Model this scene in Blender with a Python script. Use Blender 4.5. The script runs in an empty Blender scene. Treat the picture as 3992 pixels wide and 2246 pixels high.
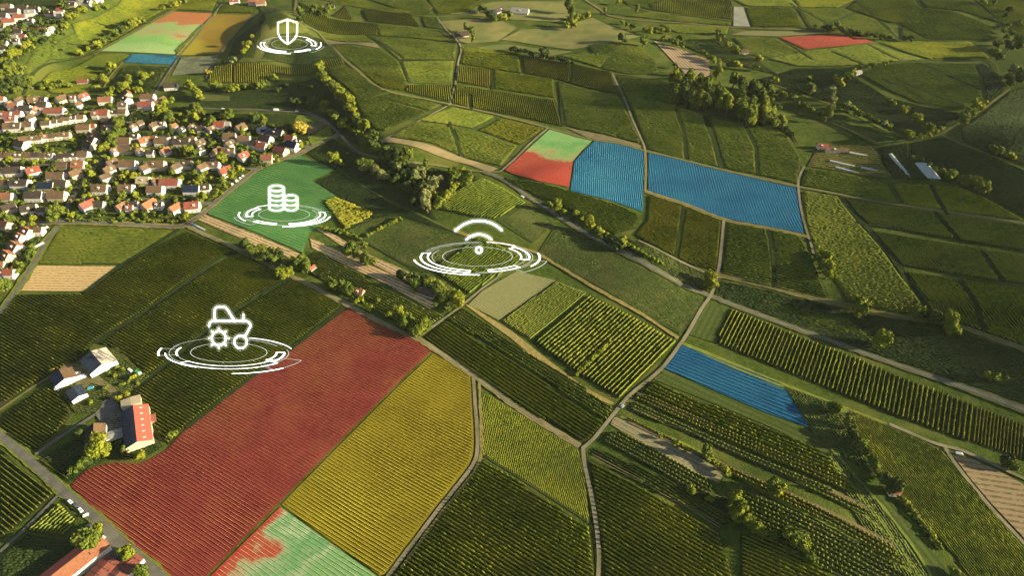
import bpy, math, random
import numpy as np
from mathutils.geometry import delaunay_2d_cdt
from mathutils import Vector

# ---------------------------------------------------------------- camera, sky, sun, exposure
R = math.radians
SC = bpy.context.scene
COL = SC.collection
CAM_H, PITCH, FPX = 396.0, 40.0, 2661.0          # metres, degrees below the horizon, focal length in photo pixels
cam = bpy.data.objects.new("camera", bpy.data.cameras.new("camera"))
COL.objects.link(cam)
cam.location = (0, 0, CAM_H)
cam.rotation_euler = (R(90 - PITCH), 0, 0)
cam.data.sensor_width = 36.0
cam.data.lens = 36.0 * FPX / 3992.0
cam.data.clip_start = 1.0
cam.data.clip_end = 30000.0
SC.camera = cam

SUN_EL, SUN_AZ = 16.0, -9.0                       # elevation; azimuth in the ground plane counted from +X
world = bpy.data.worlds.new("World")
SC.world = world
world.use_nodes = True
nt = world.node_tree
sky = nt.nodes.new("ShaderNodeTexSky")
sky.sky_type = 'NISHITA'
sky.sun_disc = False
sky.sun_elevation = R(SUN_EL)
sky.sun_rotation = R(90 - SUN_AZ)
sky.air_density = 1.0
sky.dust_density = 1.5
nt.nodes["Background"].inputs[1].default_value = 0.052
nt.links.new(sky.outputs[0], nt.nodes["Background"].inputs[0])
sl = bpy.data.lights.new("sun", 'SUN')
sl.energy = 5.0
sl.angle = R(0.6)
sl.color = (1.0, 0.85, 0.55)
sun = bpy.data.objects.new("sun", sl)
COL.objects.link(sun)
_d = Vector((math.cos(R(SUN_EL)) * math.cos(R(SUN_AZ)), math.cos(R(SUN_EL)) * math.sin(R(SUN_AZ)), math.sin(R(SUN_EL))))
sun.rotation_euler = _d.to_track_quat('Z', 'Y').to_euler()
sun.location = (400, 300, 500)
SC.view_settings.view_transform = 'Standard'
SC.view_settings.look = 'None'
SC.view_settings.gamma = 1.0
SC.view_settings.exposure = 1.85

rng = np.random.default_rng(7)
random.seed(7)

# ---------------------------------------------------------------- photo pixel -> place on the ground
CP, SP = math.cos(R(PITCH)), math.sin(R(PITCH))

def D(p):                                          # overview coordinates (2575 wide) -> photo pixels
    return (p[0] * 1.5503, p[1] * 1.5503)

def T(c, r, x, y):                                 # tile coordinates -> photo pixels
    return ((0, 1000, 2000, 2992)[c] + x / 2.576, (0, 562, 1124, 1684)[r] + y / 2.576)

CROPS = {'A': (0, 330, 5.152), 'B': (400, 330, 5.152), 'C': (800, 400, 5.152), 'E': (0, 600, 5.152), 'F': (450, 600, 5.152),
         'G': (0, 860, 5.152), 'H': (0, 0, 5.152), 'K': (50, 1330, 4.293)}

def Q(c, x, y):
    a = CROPS[c]
    return (a[0] + x / a[2], a[1] + y / a[2])

def ray(px, py):
    px = np.asarray(px, float); py = np.asarray(py, float)
    u = (px - 1996.0) / FPX; v = (1123.0 - py) / FPX
    return u, CP + v * SP, -SP + v * CP

def flat(P):
    x, y, z = ray(P[:, 0], P[:, 1])
    t = CAM_H / -z
    return np.stack([x * t, y * t], 1)

def FD(*pts):
    return flat(np.array([D(p) for p in pts]))

# relief: ridges (steep on one side, gentle on the other) and swells, most set to shade their left flank
RIDGES = [  # polyline (overview px), height, width on its steep side, width on the other, taper
    ([(800, 160), (870, 245), (900, 285), (940, 335), (1010, 400)], 14, 22, 110, 40),
    ([(60, 205), (110, 140), (170, 100), (215, 65), (330, 5)], 27, 32, 400, 60),
    ([(1806, 700), (2006, 742), (2180, 785), (2405, 822), (2620, 890)], -7, 70, 14, 50),
    ([(2090, 290), (2155, 340), (2190, 362)], 5, 25, 60, 40),
    ([(1350, 470), (1480, 560), (1600, 640)], 5, 12, 60, 30),
]
SWELLS = [  # centre (overview px), rx, ry, height; right-edge hills unseen, added to cast shade
    ((708, 92), 54, 115, 28), ((1760, 250), 95, 70, 11), ((2720, 430), 150, 90, 40), ((2700, 240), 150, 110, 36),
    ((1560, 130), 60, 70, 9), ((2300, 215), 110, 80, 12), ((2200, 640), 90, 60, 7), ((1000, 190), 150, 150, 8),
    ((1960, 640), 60, 40, 6), ((1180, 520), 80, 60, 7), ((2450, 40), 150, 170, 22), ((2700, 640), 120, 160, 30),
    ((2740, 950), 80, 90, 26), ((420, 110), 120, 140, 4), ((2120, 130), 110, 100, 10), ((1650, 1230), 45, 40, 4), ((2010, 1330), 45, 40, 5),
    ((1560, 690), 60, 40, 5),
]
_ridges = [(FD(*p), a, wl, wr, t) for p, a, wl, wr, t in RIDGES]
_swells = [(FD(c)[0], rx, ry, a) for c, rx, ry, a in SWELLS]

def height(x, y):
    x = np.asarray(x, float); y = np.asarray(y, float)
    h = 1.2 * np.sin(x / 83.0 + 1.3) * np.cos(y / 97.0) + 0.6 * np.sin(x / 37.0 - y / 51.0)
    for c, rx, ry, a in _swells:
        h = h + a * np.exp(-((x - c[0]) / rx) ** 2 - ((y - c[1]) / ry) ** 2)
    for P, a, wl, wr, tp in _ridges:
        best = np.full(x.shape, 1e9); val = np.zeros(x.shape)
        n = len(P) - 1
        for i in range(n):
            A, B = P[i], P[i + 1]
            d = B - A; L = math.hypot(*d); d = d / L
            rx, ry = x - A[0], y - A[1]
            s = rx * d[0] + ry * d[1]
            perp = d[0] * ry - d[1] * rx           # > 0: on the side to the north-east of a line that runs down the picture
            sc = np.clip(s, 0, L)
            over = np.abs(s - sc)
            dist = np.hypot(over, perp)
            end = ((s < 0) & (i == 0)) | ((s > L) & (i == n - 1))
            pr = np.where(end, np.abs(perp), dist)
            w = np.where(perp > 0, wr, wl)
            f = a * np.exp(-(pr / w) ** 2) * np.where(end, np.exp(-(over / tp) ** 2), 1.0)
            m = dist < best
            best = np.where(m, dist, best); val = np.where(m, f, val)
        h = h + val
    return h

def G(P, lift=0.0):                                # photo pixels -> points on the terrain (lift metres above it)
    P = np.atleast_2d(np.array(P, float))
    dx, dy, dz = ray(P[:, 0], P[:, 1])
    t = CAM_H / -dz
    for k in range(14):
        tn = (CAM_H - height(dx * t, dy * t) - lift) / -dz
        t = t + 0.8 * (tn - t)
    x, y = dx * t, dy * t
    return np.stack([x, y, height(x, y)], 1)

def g1(p, lift=0.0):
    return G([p], lift)[0]

def pxm(p):                                        # photo pixels per metre across the view at a photo pixel
    q = g1(p)
    depth = q[1] * CP + (CAM_H - q[2]) * SP
    return FPX / depth

# ---------------------------------------------------------------- materials
MATS = {}

def noise_mat(name, c1, c2, scale=0.2, c3=None, scale3=0.02, rough=0.95, bump=0.0, spec=0.04, detail=4.0, lo=0.35, hi=0.65):
    if name in MATS: return MATS[name]
    m = bpy.data.materials.new(name); m.use_nodes = True
    t = m.node_tree; b = t.nodes["Principled BSDF"]
    geo = t.nodes.new("ShaderNodeNewGeometry")
    n = t.nodes.new("ShaderNodeTexNoise"); n.inputs["Scale"].default_value = scale; n.inputs["Detail"].default_value = detail
    t.links.new(geo.outputs["Position"], n.inputs["Vector"])
    r = t.nodes.new("ShaderNodeMapRange"); r.inputs[1].default_value = lo; r.inputs[2].default_value = hi
    t.links.new(n.outputs[0], r.inputs[0])
    mx = t.nodes.new("ShaderNodeMix"); mx.data_type = 'RGBA'
    mx.inputs[6].default_value = (*c1, 1); mx.inputs[7].default_value = (*c2, 1)
    t.links.new(r.outputs[0], mx.inputs[0])
    out = mx.outputs[2]
    if c3:
        n3 = t.nodes.new("ShaderNodeTexNoise"); n3.inputs["Scale"].default_value = scale3; n3.inputs["Detail"].default_value = 3
        t.links.new(geo.outputs["Position"], n3.inputs["Vector"])
        r3 = t.nodes.new("ShaderNodeMapRange"); r3.inputs[1].default_value = 0.48; r3.inputs[2].default_value = 0.62
        t.links.new(n3.outputs[0], r3.inputs[0])
        m3 = t.nodes.new("ShaderNodeMix"); m3.data_type = 'RGBA'
        t.links.new(r3.outputs[0], m3.inputs[0]); t.links.new(out, m3.inputs[6]); m3.inputs[7].default_value = (*c3, 1)
        out = m3.outputs[2]
    t.links.new(out, b.inputs["Base Color"])
    b.inputs["Roughness"].default_value = rough
    b.inputs["Specular IOR Level"].default_value = spec
    if bump:
        bp = t.nodes.new("ShaderNodeBump"); bp.inputs["Strength"].default_value = bump; bp.inputs["Distance"].default_value = 1.0
        nb = t.nodes.new("ShaderNodeTexNoise"); nb.inputs["Scale"].default_value = 0.9; nb.inputs["Detail"].default_value = 5
        t.links.new(geo.outputs["Position"], nb.inputs["Vector"])
        t.links.new(nb.outputs[0], bp.inputs["Height"]); t.links.new(bp.outputs[0], b.inputs["Normal"])
    MATS[name] = m
    return m

def stripe_mat(name, c1, c2, ang, period, soft=0.5, share=0.5, c3=None):
    """soil or grass with worked rows: bands of two real colours running along ang (radians)."""
    if name in MATS: return MATS[name]
    m = bpy.data.materials.new(name); m.use_nodes = True
    t = m.node_tree; b = t.nodes["Principled BSDF"]
    geo = t.nodes.new("ShaderNodeNewGeometry")
    mp = t.nodes.new("ShaderNodeMapping"); mp.vector_type = 'POINT'
    mp.inputs["Rotation"].default_value = (0, 0, -ang)
    t.links.new(geo.outputs["Position"], mp.inputs["Vector"])
    sp = t.nodes.new("ShaderNodeSeparateXYZ"); t.links.new(mp.outputs[0], sp.inputs[0])
    nz = t.nodes.new("ShaderNodeTexNoise"); nz.inputs["Scale"].default_value = 0.15; nz.inputs["Detail"].default_value = 4
    t.links.new(geo.outputs["Position"], nz.inputs["Vector"])
    ad = t.nodes.new("ShaderNodeMath"); ad.operation = 'MULTIPLY_ADD'; ad.inputs[1].default_value = 0.9
    t.links.new(nz.outputs[0], ad.inputs[0]); t.links.new(sp.outputs[1], ad.inputs[2])
    mu = t.nodes.new("ShaderNodeMath"); mu.operation = 'MULTIPLY'; mu.inputs[1].default_value = 2 * math.pi / period
    t.links.new(ad.outputs[0], mu.inputs[0])
    sn = t.nodes.new("ShaderNodeMath"); sn.operation = 'SINE'; t.links.new(mu.outputs[0], sn.inputs[0])
    r = t.nodes.new("ShaderNodeMapRange"); r.inputs[1].default_value = (1 - 2 * share) - soft; r.inputs[2].default_value = (1 - 2 * share) + soft
    t.links.new(sn.outputs[0], r.inputs[0])
    n2 = t.nodes.new("ShaderNodeTexNoise"); n2.inputs["Scale"].default_value = 0.35; n2.inputs["Detail"].default_value = 6
    t.links.new(geo.outputs["Position"], n2.inputs["Vector"])
    r2 = t.nodes.new("ShaderNodeMapRange"); r2.inputs[1].default_value = 0.3; r2.inputs[2].default_value = 0.6
    t.links.new(n2.outputs[0], r2.inputs[0])
    m2 = t.nodes.new("ShaderNodeMath"); m2.operation = 'MULTIPLY'
    t.links.new(r.outputs[0], m2.inputs[0]); t.links.new(r2.outputs[0], m2.inputs[1])
    mx = t.nodes.new("ShaderNodeMix"); mx.data_type = 'RGBA'
    mx.inputs[6].default_value = (*c1, 1); mx.inputs[7].default_value = (*c2, 1)
    t.links.new(m2.outputs[0], mx.inputs[0])
    t.links.new(mx.outputs[2], b.inputs["Base Color"])
    b.inputs["Roughness"].default_value = 0.95; b.inputs["Specular IOR Level"].default_value = 0.03
    MATS[name] = m
    return m

def heat_mat(name, p0, p1, stops, wob=0.35, nscale=0.02, seed=0.0, rowc=None):
    """tinted crop: colours change from p0 to p1 (ground points) with ragged cloud-like borders."""
    m = bpy.data.materials.new(name); m.use_nodes = True
    t = m.node_tree; b = t.nodes["Principled BSDF"]
    geo = t.nodes.new("ShaderNodeNewGeometry")
    d = np.array(p1[:2]) - np.array(p0[:2]); L2 = float(d @ d)
    dot = t.nodes.new("ShaderNodeVectorMath"); dot.operation = 'DOT_PRODUCT'
    t.links.new(geo.outputs["Position"], dot.inputs[0]); dot.inputs[1].default_value = (d[0] / L2, d[1] / L2, 0)
    off = -float(np.array(p0[:2]) @ d) / L2
    n = t.nodes.new("ShaderNodeTexNoise"); n.inputs["Scale"].default_value = nscale; n.inputs["Detail"].default_value = 3.5
    mp = t.nodes.new("ShaderNodeVectorMath"); mp.operation = 'ADD'; mp.inputs[1].default_value = (seed, seed * 2, 0)
    t.links.new(geo.outputs["Position"], mp.inputs[0]); t.links.new(mp.outputs[0], n.inputs["Vector"])
    a1 = t.nodes.new("ShaderNodeMath"); a1.operation = 'MULTIPLY_ADD'; a1.inputs[1].default_value = wob * 2; a1.inputs[2].default_value = off - wob
    t.links.new(n.outputs[0], a1.inputs[0])
    a2 = t.nodes.new("ShaderNodeMath"); a2.operation = 'ADD'
    t.links.new(a1.outputs[0], a2.inputs[0]); t.links.new(dot.outputs["Value"], a2.inputs[1])
    cr = t.nodes.new("ShaderNodeValToRGB")
    el = cr.color_ramp.elements
    el[0].position = stops[0][0]; el[0].color = (*stops[0][1], 1)
    el[1].position = stops[-1][0]; el[1].color = (*stops[-1][1], 1)
    for pos, c in stops[1:-1]:
        e = el.new(pos); e.color = (*c, 1)
    t.links.new(a2.outputs[0], cr.inputs[0])
    fine = t.nodes.new("ShaderNodeTexNoise"); fine.inputs["Scale"].default_value = 0.5; fine.inputs["Detail"].default_value = 5
    t.links.new(geo.outputs["Position"], fine.inputs["Vector"])
    fr = t.nodes.new("ShaderNodeMapRange"); fr.inputs[1].default_value = 0.3; fr.inputs[2].default_value = 0.7; fr.inputs[3].default_value = 0.82; fr.inputs[4].default_value = 1.15
    t.links.new(fine.outputs[0], fr.inputs[0])
    sc = t.nodes.new("ShaderNodeVectorMath"); sc.operation = 'SCALE'
    t.links.new(cr.outputs[0], sc.inputs[0]); t.links.new(fr.outputs[0], sc.inputs["Scale"])
    t.links.new(sc.outputs[0], b.inputs["Base Color"])
    b.inputs["Roughness"].default_value = 0.95; b.inputs["Specular IOR Level"].default_value = 0.03
    MATS[name] = m
    return m

def plain(name, c, rough=0.7, spec=0.3, metal=0.0, var=0.12):
    return noise_mat(name, tuple(v * (1 - var) for v in c), tuple(min(1, v * (1 + var)) for v in c), scale=0.8, rough=rough, spec=spec)

def leafmat(name, c1, c2, scale=0.25, trans=0.0):
    c3 = (c2[0] * 0.98, c2[1] * 0.95, c2[2]) if max(c2) < 0.2 else None
    return noise_mat(name, c1, c2, scale=scale, rough=0.8, spec=0.06, detail=5, c3=c3, scale3=0.022)

# ---------------------------------------------------------------- mesh helpers
def mesh_obj(name, V, F, mats, parent=None, midx=None, smooth=False, kind=None):
    me = bpy.data.meshes.new(name)
    V = np.asarray(V, np.float32)
    F = np.asarray(F, np.int32) if not isinstance(F, list) else F
    if isinstance(F, np.ndarray):
        k = F.shape[1]
        me.vertices.add(len(V)); me.vertices.foreach_set("co", V.ravel())
        me.loops.add(F.size); me.loops.foreach_set("vertex_index", F.ravel())
        me.polygons.add(len(F)); me.polygons.foreach_set("loop_start", np.arange(0, F.size, k, dtype=np.int32))
        if midx is not None: me.polygons.foreach_set("material_index", np.asarray(midx, np.int32))
        me.update(calc_edges=True)
    else:
        me.from_pydata(V.tolist(), [], F)
        if midx is not None:
            me.polygons.foreach_set("material_index", np.asarray(midx, np.int32))
        me.update()
    for m in (mats if isinstance(mats, (list, tuple)) else [mats]): me.materials.append(m)
    if smooth: me.polygons.foreach_set("use_smooth", np.ones(len(me.polygons), bool))
    o = bpy.data.objects.new(name, me); COL.objects.link(o)
    if parent: o.parent = parent
    if kind: o["kind"] = kind
    return o

def tag(o, label, cat, group=None):
    o["label"] = label; o["category"] = cat
    if group: o["group"] = group
    return o

def empty(name, loc, rz=0.0, sc=1.0):
    o = bpy.data.objects.new(name, None); COL.objects.link(o)
    o.location = [float(v) for v in loc]; o.rotation_euler = (0, 0, rz); o.scale = (sc, sc, sc) if not hasattr(sc, '__len__') else sc
    o.empty_display_size = 0.5
    return o

class MB:
    def __init__(s): s.v = []; s.f = []; s.m = []
    def quad(s, a, b, c, d, m=0):
        n = len(s.v); s.v += [a, b, c, d]; s.f.append([n, n + 1, n + 2, n + 3]); s.m.append(m)
    def tri(s, a, b, c, m=0):
        n = len(s.v); s.v += [a, b, c]; s.f.append([n, n + 1, n + 2]); s.m.append(m)
    def box(s, x0, x1, y0, y1, z0, z1, m=0):
        n = len(s.v)
        s.v += [(x0, y0, z0), (x1, y0, z0), (x1, y1, z0), (x0, y1, z0), (x0, y0, z1), (x1, y0, z1), (x1, y1, z1), (x0, y1, z1)]
        for q in ((0, 3, 2, 1), (4, 5, 6, 7), (0, 1, 5, 4), (1, 2, 6, 5), (2, 3, 7, 6), (3, 0, 4, 7)):
            s.f.append([n + i for i in q]); s.m.append(m)
    def prism(s, pts, off, m=0):                   # closed polygon pts extruded by vector off
        n = len(s.v); k = len(pts)
        s.v += [tuple(p) for p in pts] + [tuple(p[i] + off[i] for i in range(3)) for p in pts]
        s.f.append([n + i for i in range(k)][::-1]); s.f.append([n + k + i for i in range(k)])
        s.m += [m, m]
        for i in range(k):
            j = (i + 1) % k
            s.f.append([n + i, n + j, n + k + j, n + k + i]); s.m.append(m)
    def build(s, name, mats, parent=None, **kw):
        return mesh_obj(name, s.v, s.f, mats, parent, midx=s.m, **kw)

ONES = "zeroth first second third fourth fifth sixth seventh eighth ninth tenth eleventh twelfth thirteenth fourteenth fifteenth sixteenth seventeenth eighteenth nineteenth".split()
TENS = {2: ("twentieth", "twenty"), 3: ("thirtieth", "thirty"), 4: ("fortieth", "forty"), 5: ("fiftieth", "fifty"), 6: ("sixtieth", "sixty"),
        7: ("seventieth", "seventy"), 8: ("eightieth", "eighty"), 9: ("ninetieth", "ninety")}

def ordinal(n):
    if n < 20: return ONES[n]
    if n >= 100: return "hundred and " + ordinal(n - 100) if n > 100 else "hundredth"
    t, o = divmod(n, 10)
    return TENS[t][0] if o == 0 else TENS[t][1] + "-" + ONES[o]

# ---------------------------------------------------------------- terrain
STEP = 4.0
def axis(lo, hi, far):
    a = list(np.arange(lo, hi + 0.1, STEP)); d = STEP; x = a[-1]
    while x < far: d *= 1.35; x += d; a.append(x)
    d = STEP; x = a[0]; pre = []
    while x > -far: d *= 1.35; x -= d; pre.append(x)
    return np.array(pre[::-1] + a)
gx = axis(-1040, 1040, 2300); gy = axis(60, 1500, 2300)
X, Y = np.meshgrid(gx, gy)
Z = height(X, Y)
V = np.stack([X.ravel(), Y.ravel(), Z.ravel()], 1)
nx, ny = len(gx), len(gy)
ii = (np.arange(ny - 1)[:, None] * nx + np.arange(nx - 1)[None, :]).ravel()
F = np.stack([ii, ii + 1, ii + nx + 1, ii + nx], 1)
M_GRASS = noise_mat("meadow_grass", (0.030, 0.052, 0.008), (0.060, 0.084, 0.013), 0.22, c3=(0.080, 0.092, 0.018), scale3=0.025, bump=0.6, detail=8)
ground = mesh_obj("ground", V, F, M_GRASS, kind="structure", smooth=True)

# ---------------------------------------------------------------- draped sheets and roads
LAYER = [0]
def densify(P, step):
    out = []
    for i in range(len(P)):
        a, b = P[i], P[(i + 1) % len(P)]
        n = max(1, int(np.hypot(*(b - a)) / step))
        for k in range(n): out.append(a + (b - a) * k / n)
    return np.array(out)

def inside(P, x, y):
    c = np.zeros(x.shape, bool)
    n = len(P)
    for i in range(n):
        x1, y1 = P[i]; x2, y2 = P[(i + 1) % n]
        if y1 == y2: continue
        m = ((y1 > y) != (y2 > y)) & (x < (x2 - x1) * (y - y1) / (y2 - y1) + x1)
        c ^= m
    return c

def edge_dist(P, x, y):
    d = np.full(x.shape, 1e9)
    for i in range(len(P)):
        a, b = P[i], P[(i + 1) % len(P)]
        e = b - a; L = max(1e-9, e @ e)
        s = np.clip(((x - a[0]) * e[0] + (y - a[1]) * e[1]) / L, 0, 1)
        d = np.minimum(d, np.hypot(x - a[0] - s * e[0], y - a[1] - s * e[1]))
    return d

def sheet(name, P2, mat, lift=0.25):
    B = densify(P2, STEP)
    lo, hi = B.min(0), B.max(0)
    xs = gx[(gx > lo[0]) & (gx < hi[0])]; ys = gy[(gy > lo[1]) & (gy < hi[1])]
    I = np.zeros((0, 2))
    if len(xs) and len(ys):
        XX, YY = np.meshgrid(xs, ys); XX = XX.ravel(); YY = YY.ravel()
        m = inside(B, XX, YY)
        XX, YY = XX[m], YY[m]
        if len(XX):
            k = edge_dist(B, XX, YY) > 1.0
            I = np.stack([XX[k], YY[k]], 1)
    A = np.vstack([B, I])
    nb = len(B)
    r = delaunay_2d_cdt([Vector(v) for v in A], [], [list(range(nb))], 1, 1e-4)
    vv = np.array([(v[0], v[1]) for v in r[0]])
    LAYER[0] += 1
    z = height(vv[:, 0], vv[:, 1]) + lift + LAYER[0] * 0.0016 + vv[:, 1] * 0.0004
    faces = []
    for f in r[2]:
        f = list(f)
        a, b, c = vv[f[0]], vv[f[1]], vv[f[2]]
        if (b[0] - a[0]) * (c[1] - a[1]) - (b[1] - a[1]) * (c[0] - a[0]) < 0: f = f[::-1]
        faces.append(f)
    return mesh_obj(name, np.column_stack([vv, z]), faces, mat, kind="structure", smooth=True)

def spline(P, step=4.0):
    P = np.asarray(P, float); out = []
    n = len(P)
    for i in range(n - 1):
        p0 = P[max(i - 1, 0)]; p1 = P[i]; p2 = P[i + 1]; p3 = P[min(i + 2, n - 1)]
        k = max(1, int(np.hypot(*(p2 - p1)[:2]) / step))
        for j in range(k):
            t = j / k
            out.append(0.5 * ((2 * p1) + (-p0 + p2) * t + (2 * p0 - 5 * p1 + 4 * p2 - p3) * t * t + (-p0 + 3 * p1 - 3 * p2 + p3) * t ** 3))
    out.append(P[-1])
    return np.array(out)

def ribbon(name, C, w, mat, lift=0.42, off=0.0, wob=0.0):
    C = spline(C)[:, :2]
    d = np.gradient(C, axis=0); d /= np.maximum(1e-6, np.hypot(d[:, 0], d[:, 1]))[:, None]
    nrm = np.stack([-d[:, 1], d[:, 0]], 1)
    k = len(C); V = []
    LAYER[0] += 1
    jl = 1 + wob * rng.standard_normal(k); jr = 1 + wob * rng.standard_normal(k)
    for s, j in ((-1, jl), (-.33, jl), (.33, jr), (1, jr)):
        P = C + nrm * (off + s * w / 2 * j)[:, None]
        V.append(np.column_stack([P, height(P[:, 0], P[:, 1]) + lift + LAYER[0] * 0.0012 + P[:, 1] * 0.0004]))
    V = np.vstack(V); i = np.arange(k - 1)
    F = np.vstack([np.stack([a * k + i, a * k + i + 1, (a + 1) * k + i + 1, (a + 1) * k + i], 1) for a in range(3)])[:, ::-1]
    return mesh_obj(name, V, F, mat, kind="structure", smooth=True)
# ---------------------------------------------------------------- crop materials
M_VG = noise_mat("vineyard_floor", (0.019, 0.030, 0.008), (0.038, 0.050, 0.012), 0.3, c3=(0.046, 0.046, 0.015), scale3=0.03)
M_VGL = noise_mat("vineyard_floor_pale", (0.040, 0.058, 0.018), (0.060, 0.078, 0.024), 0.3, c3=(0.085, 0.075, 0.032), scale3=0.03)
L = {
    'green': leafmat("vine_leaves", (0.060, 0.086, 0.008), (0.145, 0.160, 0.013), 0.30),
    'near': leafmat("near_vine_leaves", (0.080, 0.106, 0.009), (0.180, 0.190, 0.015), 0.30),
    'dark': leafmat("dark_vine_leaves", (0.036, 0.062, 0.008), (0.094, 0.122, 0.013), 0.30),
    'lush': leafmat("lush_vine_leaves", (0.064, 0.094, 0.012), (0.126, 0.148, 0.020), 0.22),
    'gold': leafmat("golden_vine_leaves", (0.080, 0.100, 0.010), (0.150, 0.148, 0.015), 0.22),
    'red': leafmat("red_tinted_vine_leaves", (0.17, 0.050, 0.022), (0.29, 0.115, 0.033), 0.25),
    'yellow': leafmat("yellow_tinted_vine_leaves", (0.22, 0.185, 0.016), (0.32, 0.265, 0.026), 0.25),
    'pale': leafmat("pale_tint_leaves", (0.36, 0.33, 0.13), (0.46, 0.42, 0.18), 0.25),
    'farred': leafmat("far_red_leaves", (0.20, 0.040, 0.028), (0.27, 0.062, 0.036), 0.25),
    'blue': leafmat("blue_tinted_vine_leaves", (0.014, 0.098, 0.165), (0.032, 0.145, 0.19), 0.25),
    'tgreen': leafmat("green_tint_leaves", (0.15, 0.29, 0.075), (0.24, 0.37, 0.10), 0.25),
    'hedge': leafmat("hedge_leaves", (0.11, 0.14, 0.014), (0.20, 0.20, 0.02), 0.3),
}
C_RED, C_YEL, C_BLU, C_GRN = (0.27, 0.030, 0.030), (0.24, 0.155, 0.014), (0.012, 0.115, 0.27), (0.030, 0.175, 0.050)
M_RED = noise_mat("red_tinted_soil", (0.125, 0.020, 0.020), (0.160, 0.029, 0.025), 0.05, c3=(0.175, 0.048, 0.027), scale3=0.016)
M_YEL = noise_mat("yellow_tinted_soil", (0.135, 0.105, 0.009), (0.175, 0.140, 0.011), 0.05, c3=(0.20, 0.165, 0.012), scale3=0.015)
M_BLU = noise_mat("blue_tinted_soil", (0.008, 0.060, 0.130), (0.014, 0.088, 0.165), 0.03)
M_GRN = noise_mat("green_tinted_soil", (0.042, 0.125, 0.036), (0.066, 0.155, 0.044), 0.04)

# ---------------------------------------------------------------- fields (outlines in overview pixels)
# kind: rows (crop in rows), mats; 'dir' two overview points a row passes; sp spacing, h height, w width of a row
FIELDS = []
def field(poly, rows=None, gm=None, lift=0.25, **k):
    FIELDS.append(dict(poly=poly, rows=rows, gm=gm, lift=lift, **k))

V = lambda leaf='green', sp=2.3, h=1.9, w=0.75, jit=0.22, **k: dict(leaf=leaf, sp=sp, h=h, w=w, jit=jit, **k)
SL = [(10, 865), (133, 938)]; SR = [(265, 1169), (551, 1351)]
# near side, town side
field([(150, 573), (446, 578), (363, 630), (308, 664), (92, 664)], V('lush', 2.3, 1.4, .8), M_VG, dir=[(90, 640), (300, 642)], desc="the sunlit vineyard below the town road")
field([(472, 583), (592, 632), (538, 655), (451, 720), (363, 784), (292, 826), (240, 860), (205, 902), (135, 938), (70, 978), (0, 1028), (0, 795), (42, 742), (215, 740), (302, 676), (365, 636)],
      V('near', 2.35, jit=.18), M_VG, dir=SL, desc="the wide vineyard above the white barn")
field([(603, 638), (700, 690), (730, 700), (690, 720), (640, 747), (523, 825), (400, 928), (372, 945), (332, 905), (300, 880), (250, 866), (300, 832), (368, 789), (456, 728), (540, 668)],
      V('near', 2.35, jit=.18), M_VG, dir=[(330, 870), (480, 955)], desc="the vineyard under the tractor hologram")
field([(738, 704), (793, 732), (862, 770), (765, 848), (645, 938), (470, 1073), (425, 1120), (398, 1090), (350, 1010), (335, 988), (405, 936), (530, 830), (648, 754)],
      V('near', 2.35, jit=.18), M_VG, dir=[(400, 950), (560, 1045)], desc="the vineyard between the tractor hologram and the red field")
field([(8, 1042), (120, 972), (148, 992), (182, 1040), (160, 1075), (95, 1132), (68, 1128), (0, 1075)], V('green', 2.2), M_VG, dir=[(8, 1045), (95, 1100)], desc="the small vineyard below the farm track")
field([(0, 1120), (43, 1172), (141, 1243), (126, 1258), (0, 1364)], V('green', 2.7), M_VG, dir=[(15, 1195), (130, 1285)], desc="the vineyard at the bottom corner by the road")
field([(153, 1264), (195, 1305), (165, 1354), (70, 1340)], V('lush', 2.6, 1.6, 1.0, .4), M_VG, dir=[(105, 1340), (180, 1275)], desc="the little vineyard by the parked cars")
field([(95, 1160), (112, 1150), (185, 1205), (168, 1212)], V('green', 2.6), M_VG, dir=[(105, 1160), (170, 1205)], desc="the few rows beside the road below the farm")
field([(88, 668), (292, 670), (228, 725), (205, 733), (48, 732)], None, 'tan_h', dir=[(90, 700), (300, 702)])
# tinted fields
field([(878, 774), (958, 818), (1050, 860), (1083, 885), (1000, 965), (880, 1085), (705, 1262), (520, 1449), (470, 1500), (425, 1452), (330, 1372), (270, 1320), (178, 1222), (215, 1185), (248, 1172), (292, 1164), (350, 1168), (382, 1155), (420, 1132), (470, 1078), (550, 1012), (650, 938), (770, 855)],
      V('red', 2.3, 0.55, 0.55, .2), M_RED, dir=SR, desc="the red tinted field")
field([(1090, 890), (1135, 915), (1187, 948), (1190, 1000), (1193, 1085), (1193, 1135), (1182, 1168), (1135, 1228), (1088, 1288), (972, 1445), (955, 1449), (708, 1270), (885, 1090), (1005, 970)],
      V('yellow', 2.3, 0.6, 0.62, .24), M_YEL, dir=[(860, 1150), (1010, 1235)], desc="the yellow tinted field")
field([(705, 1276), (950, 1452), (970, 1500), (480, 1500), (525, 1455)], V('pale', 2.6, 0.4, 0.4, .2), 'heat1', dir=[(640, 1370), (790, 1470)], desc="the red and green mottled field by the bottom edge")
field([(755, 391), (843, 428), (785, 455), (843, 492), (811, 509), (852, 535), (778, 588), (762, 637), (645, 585), (522, 538), (555, 503), (645, 434), (700, 409)],
      V('tgreen', 3.6, 0.5, 0.5, .15), M_GRN, dir=[(560, 510), (700, 560)], desc="the green tinted field below the houses")
field([(1270, 428), (1295, 405), (1382, 326), (1440, 340), (1489, 354), (1462, 380), (1441, 405), (1431, 471), (1350, 455), (1290, 438)], None, 'heat2')
field([(1496, 354), (1560, 363), (1619, 380), (1616, 533), (1540, 506), (1434, 480), (1445, 405), (1470, 378)], V('blue', 2.2, 0.3, 1.3, .4), M_BLU, dir=[(1560, 380), (1570, 500)], desc="the blue tinted field nearer the town", noind=1)
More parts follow.
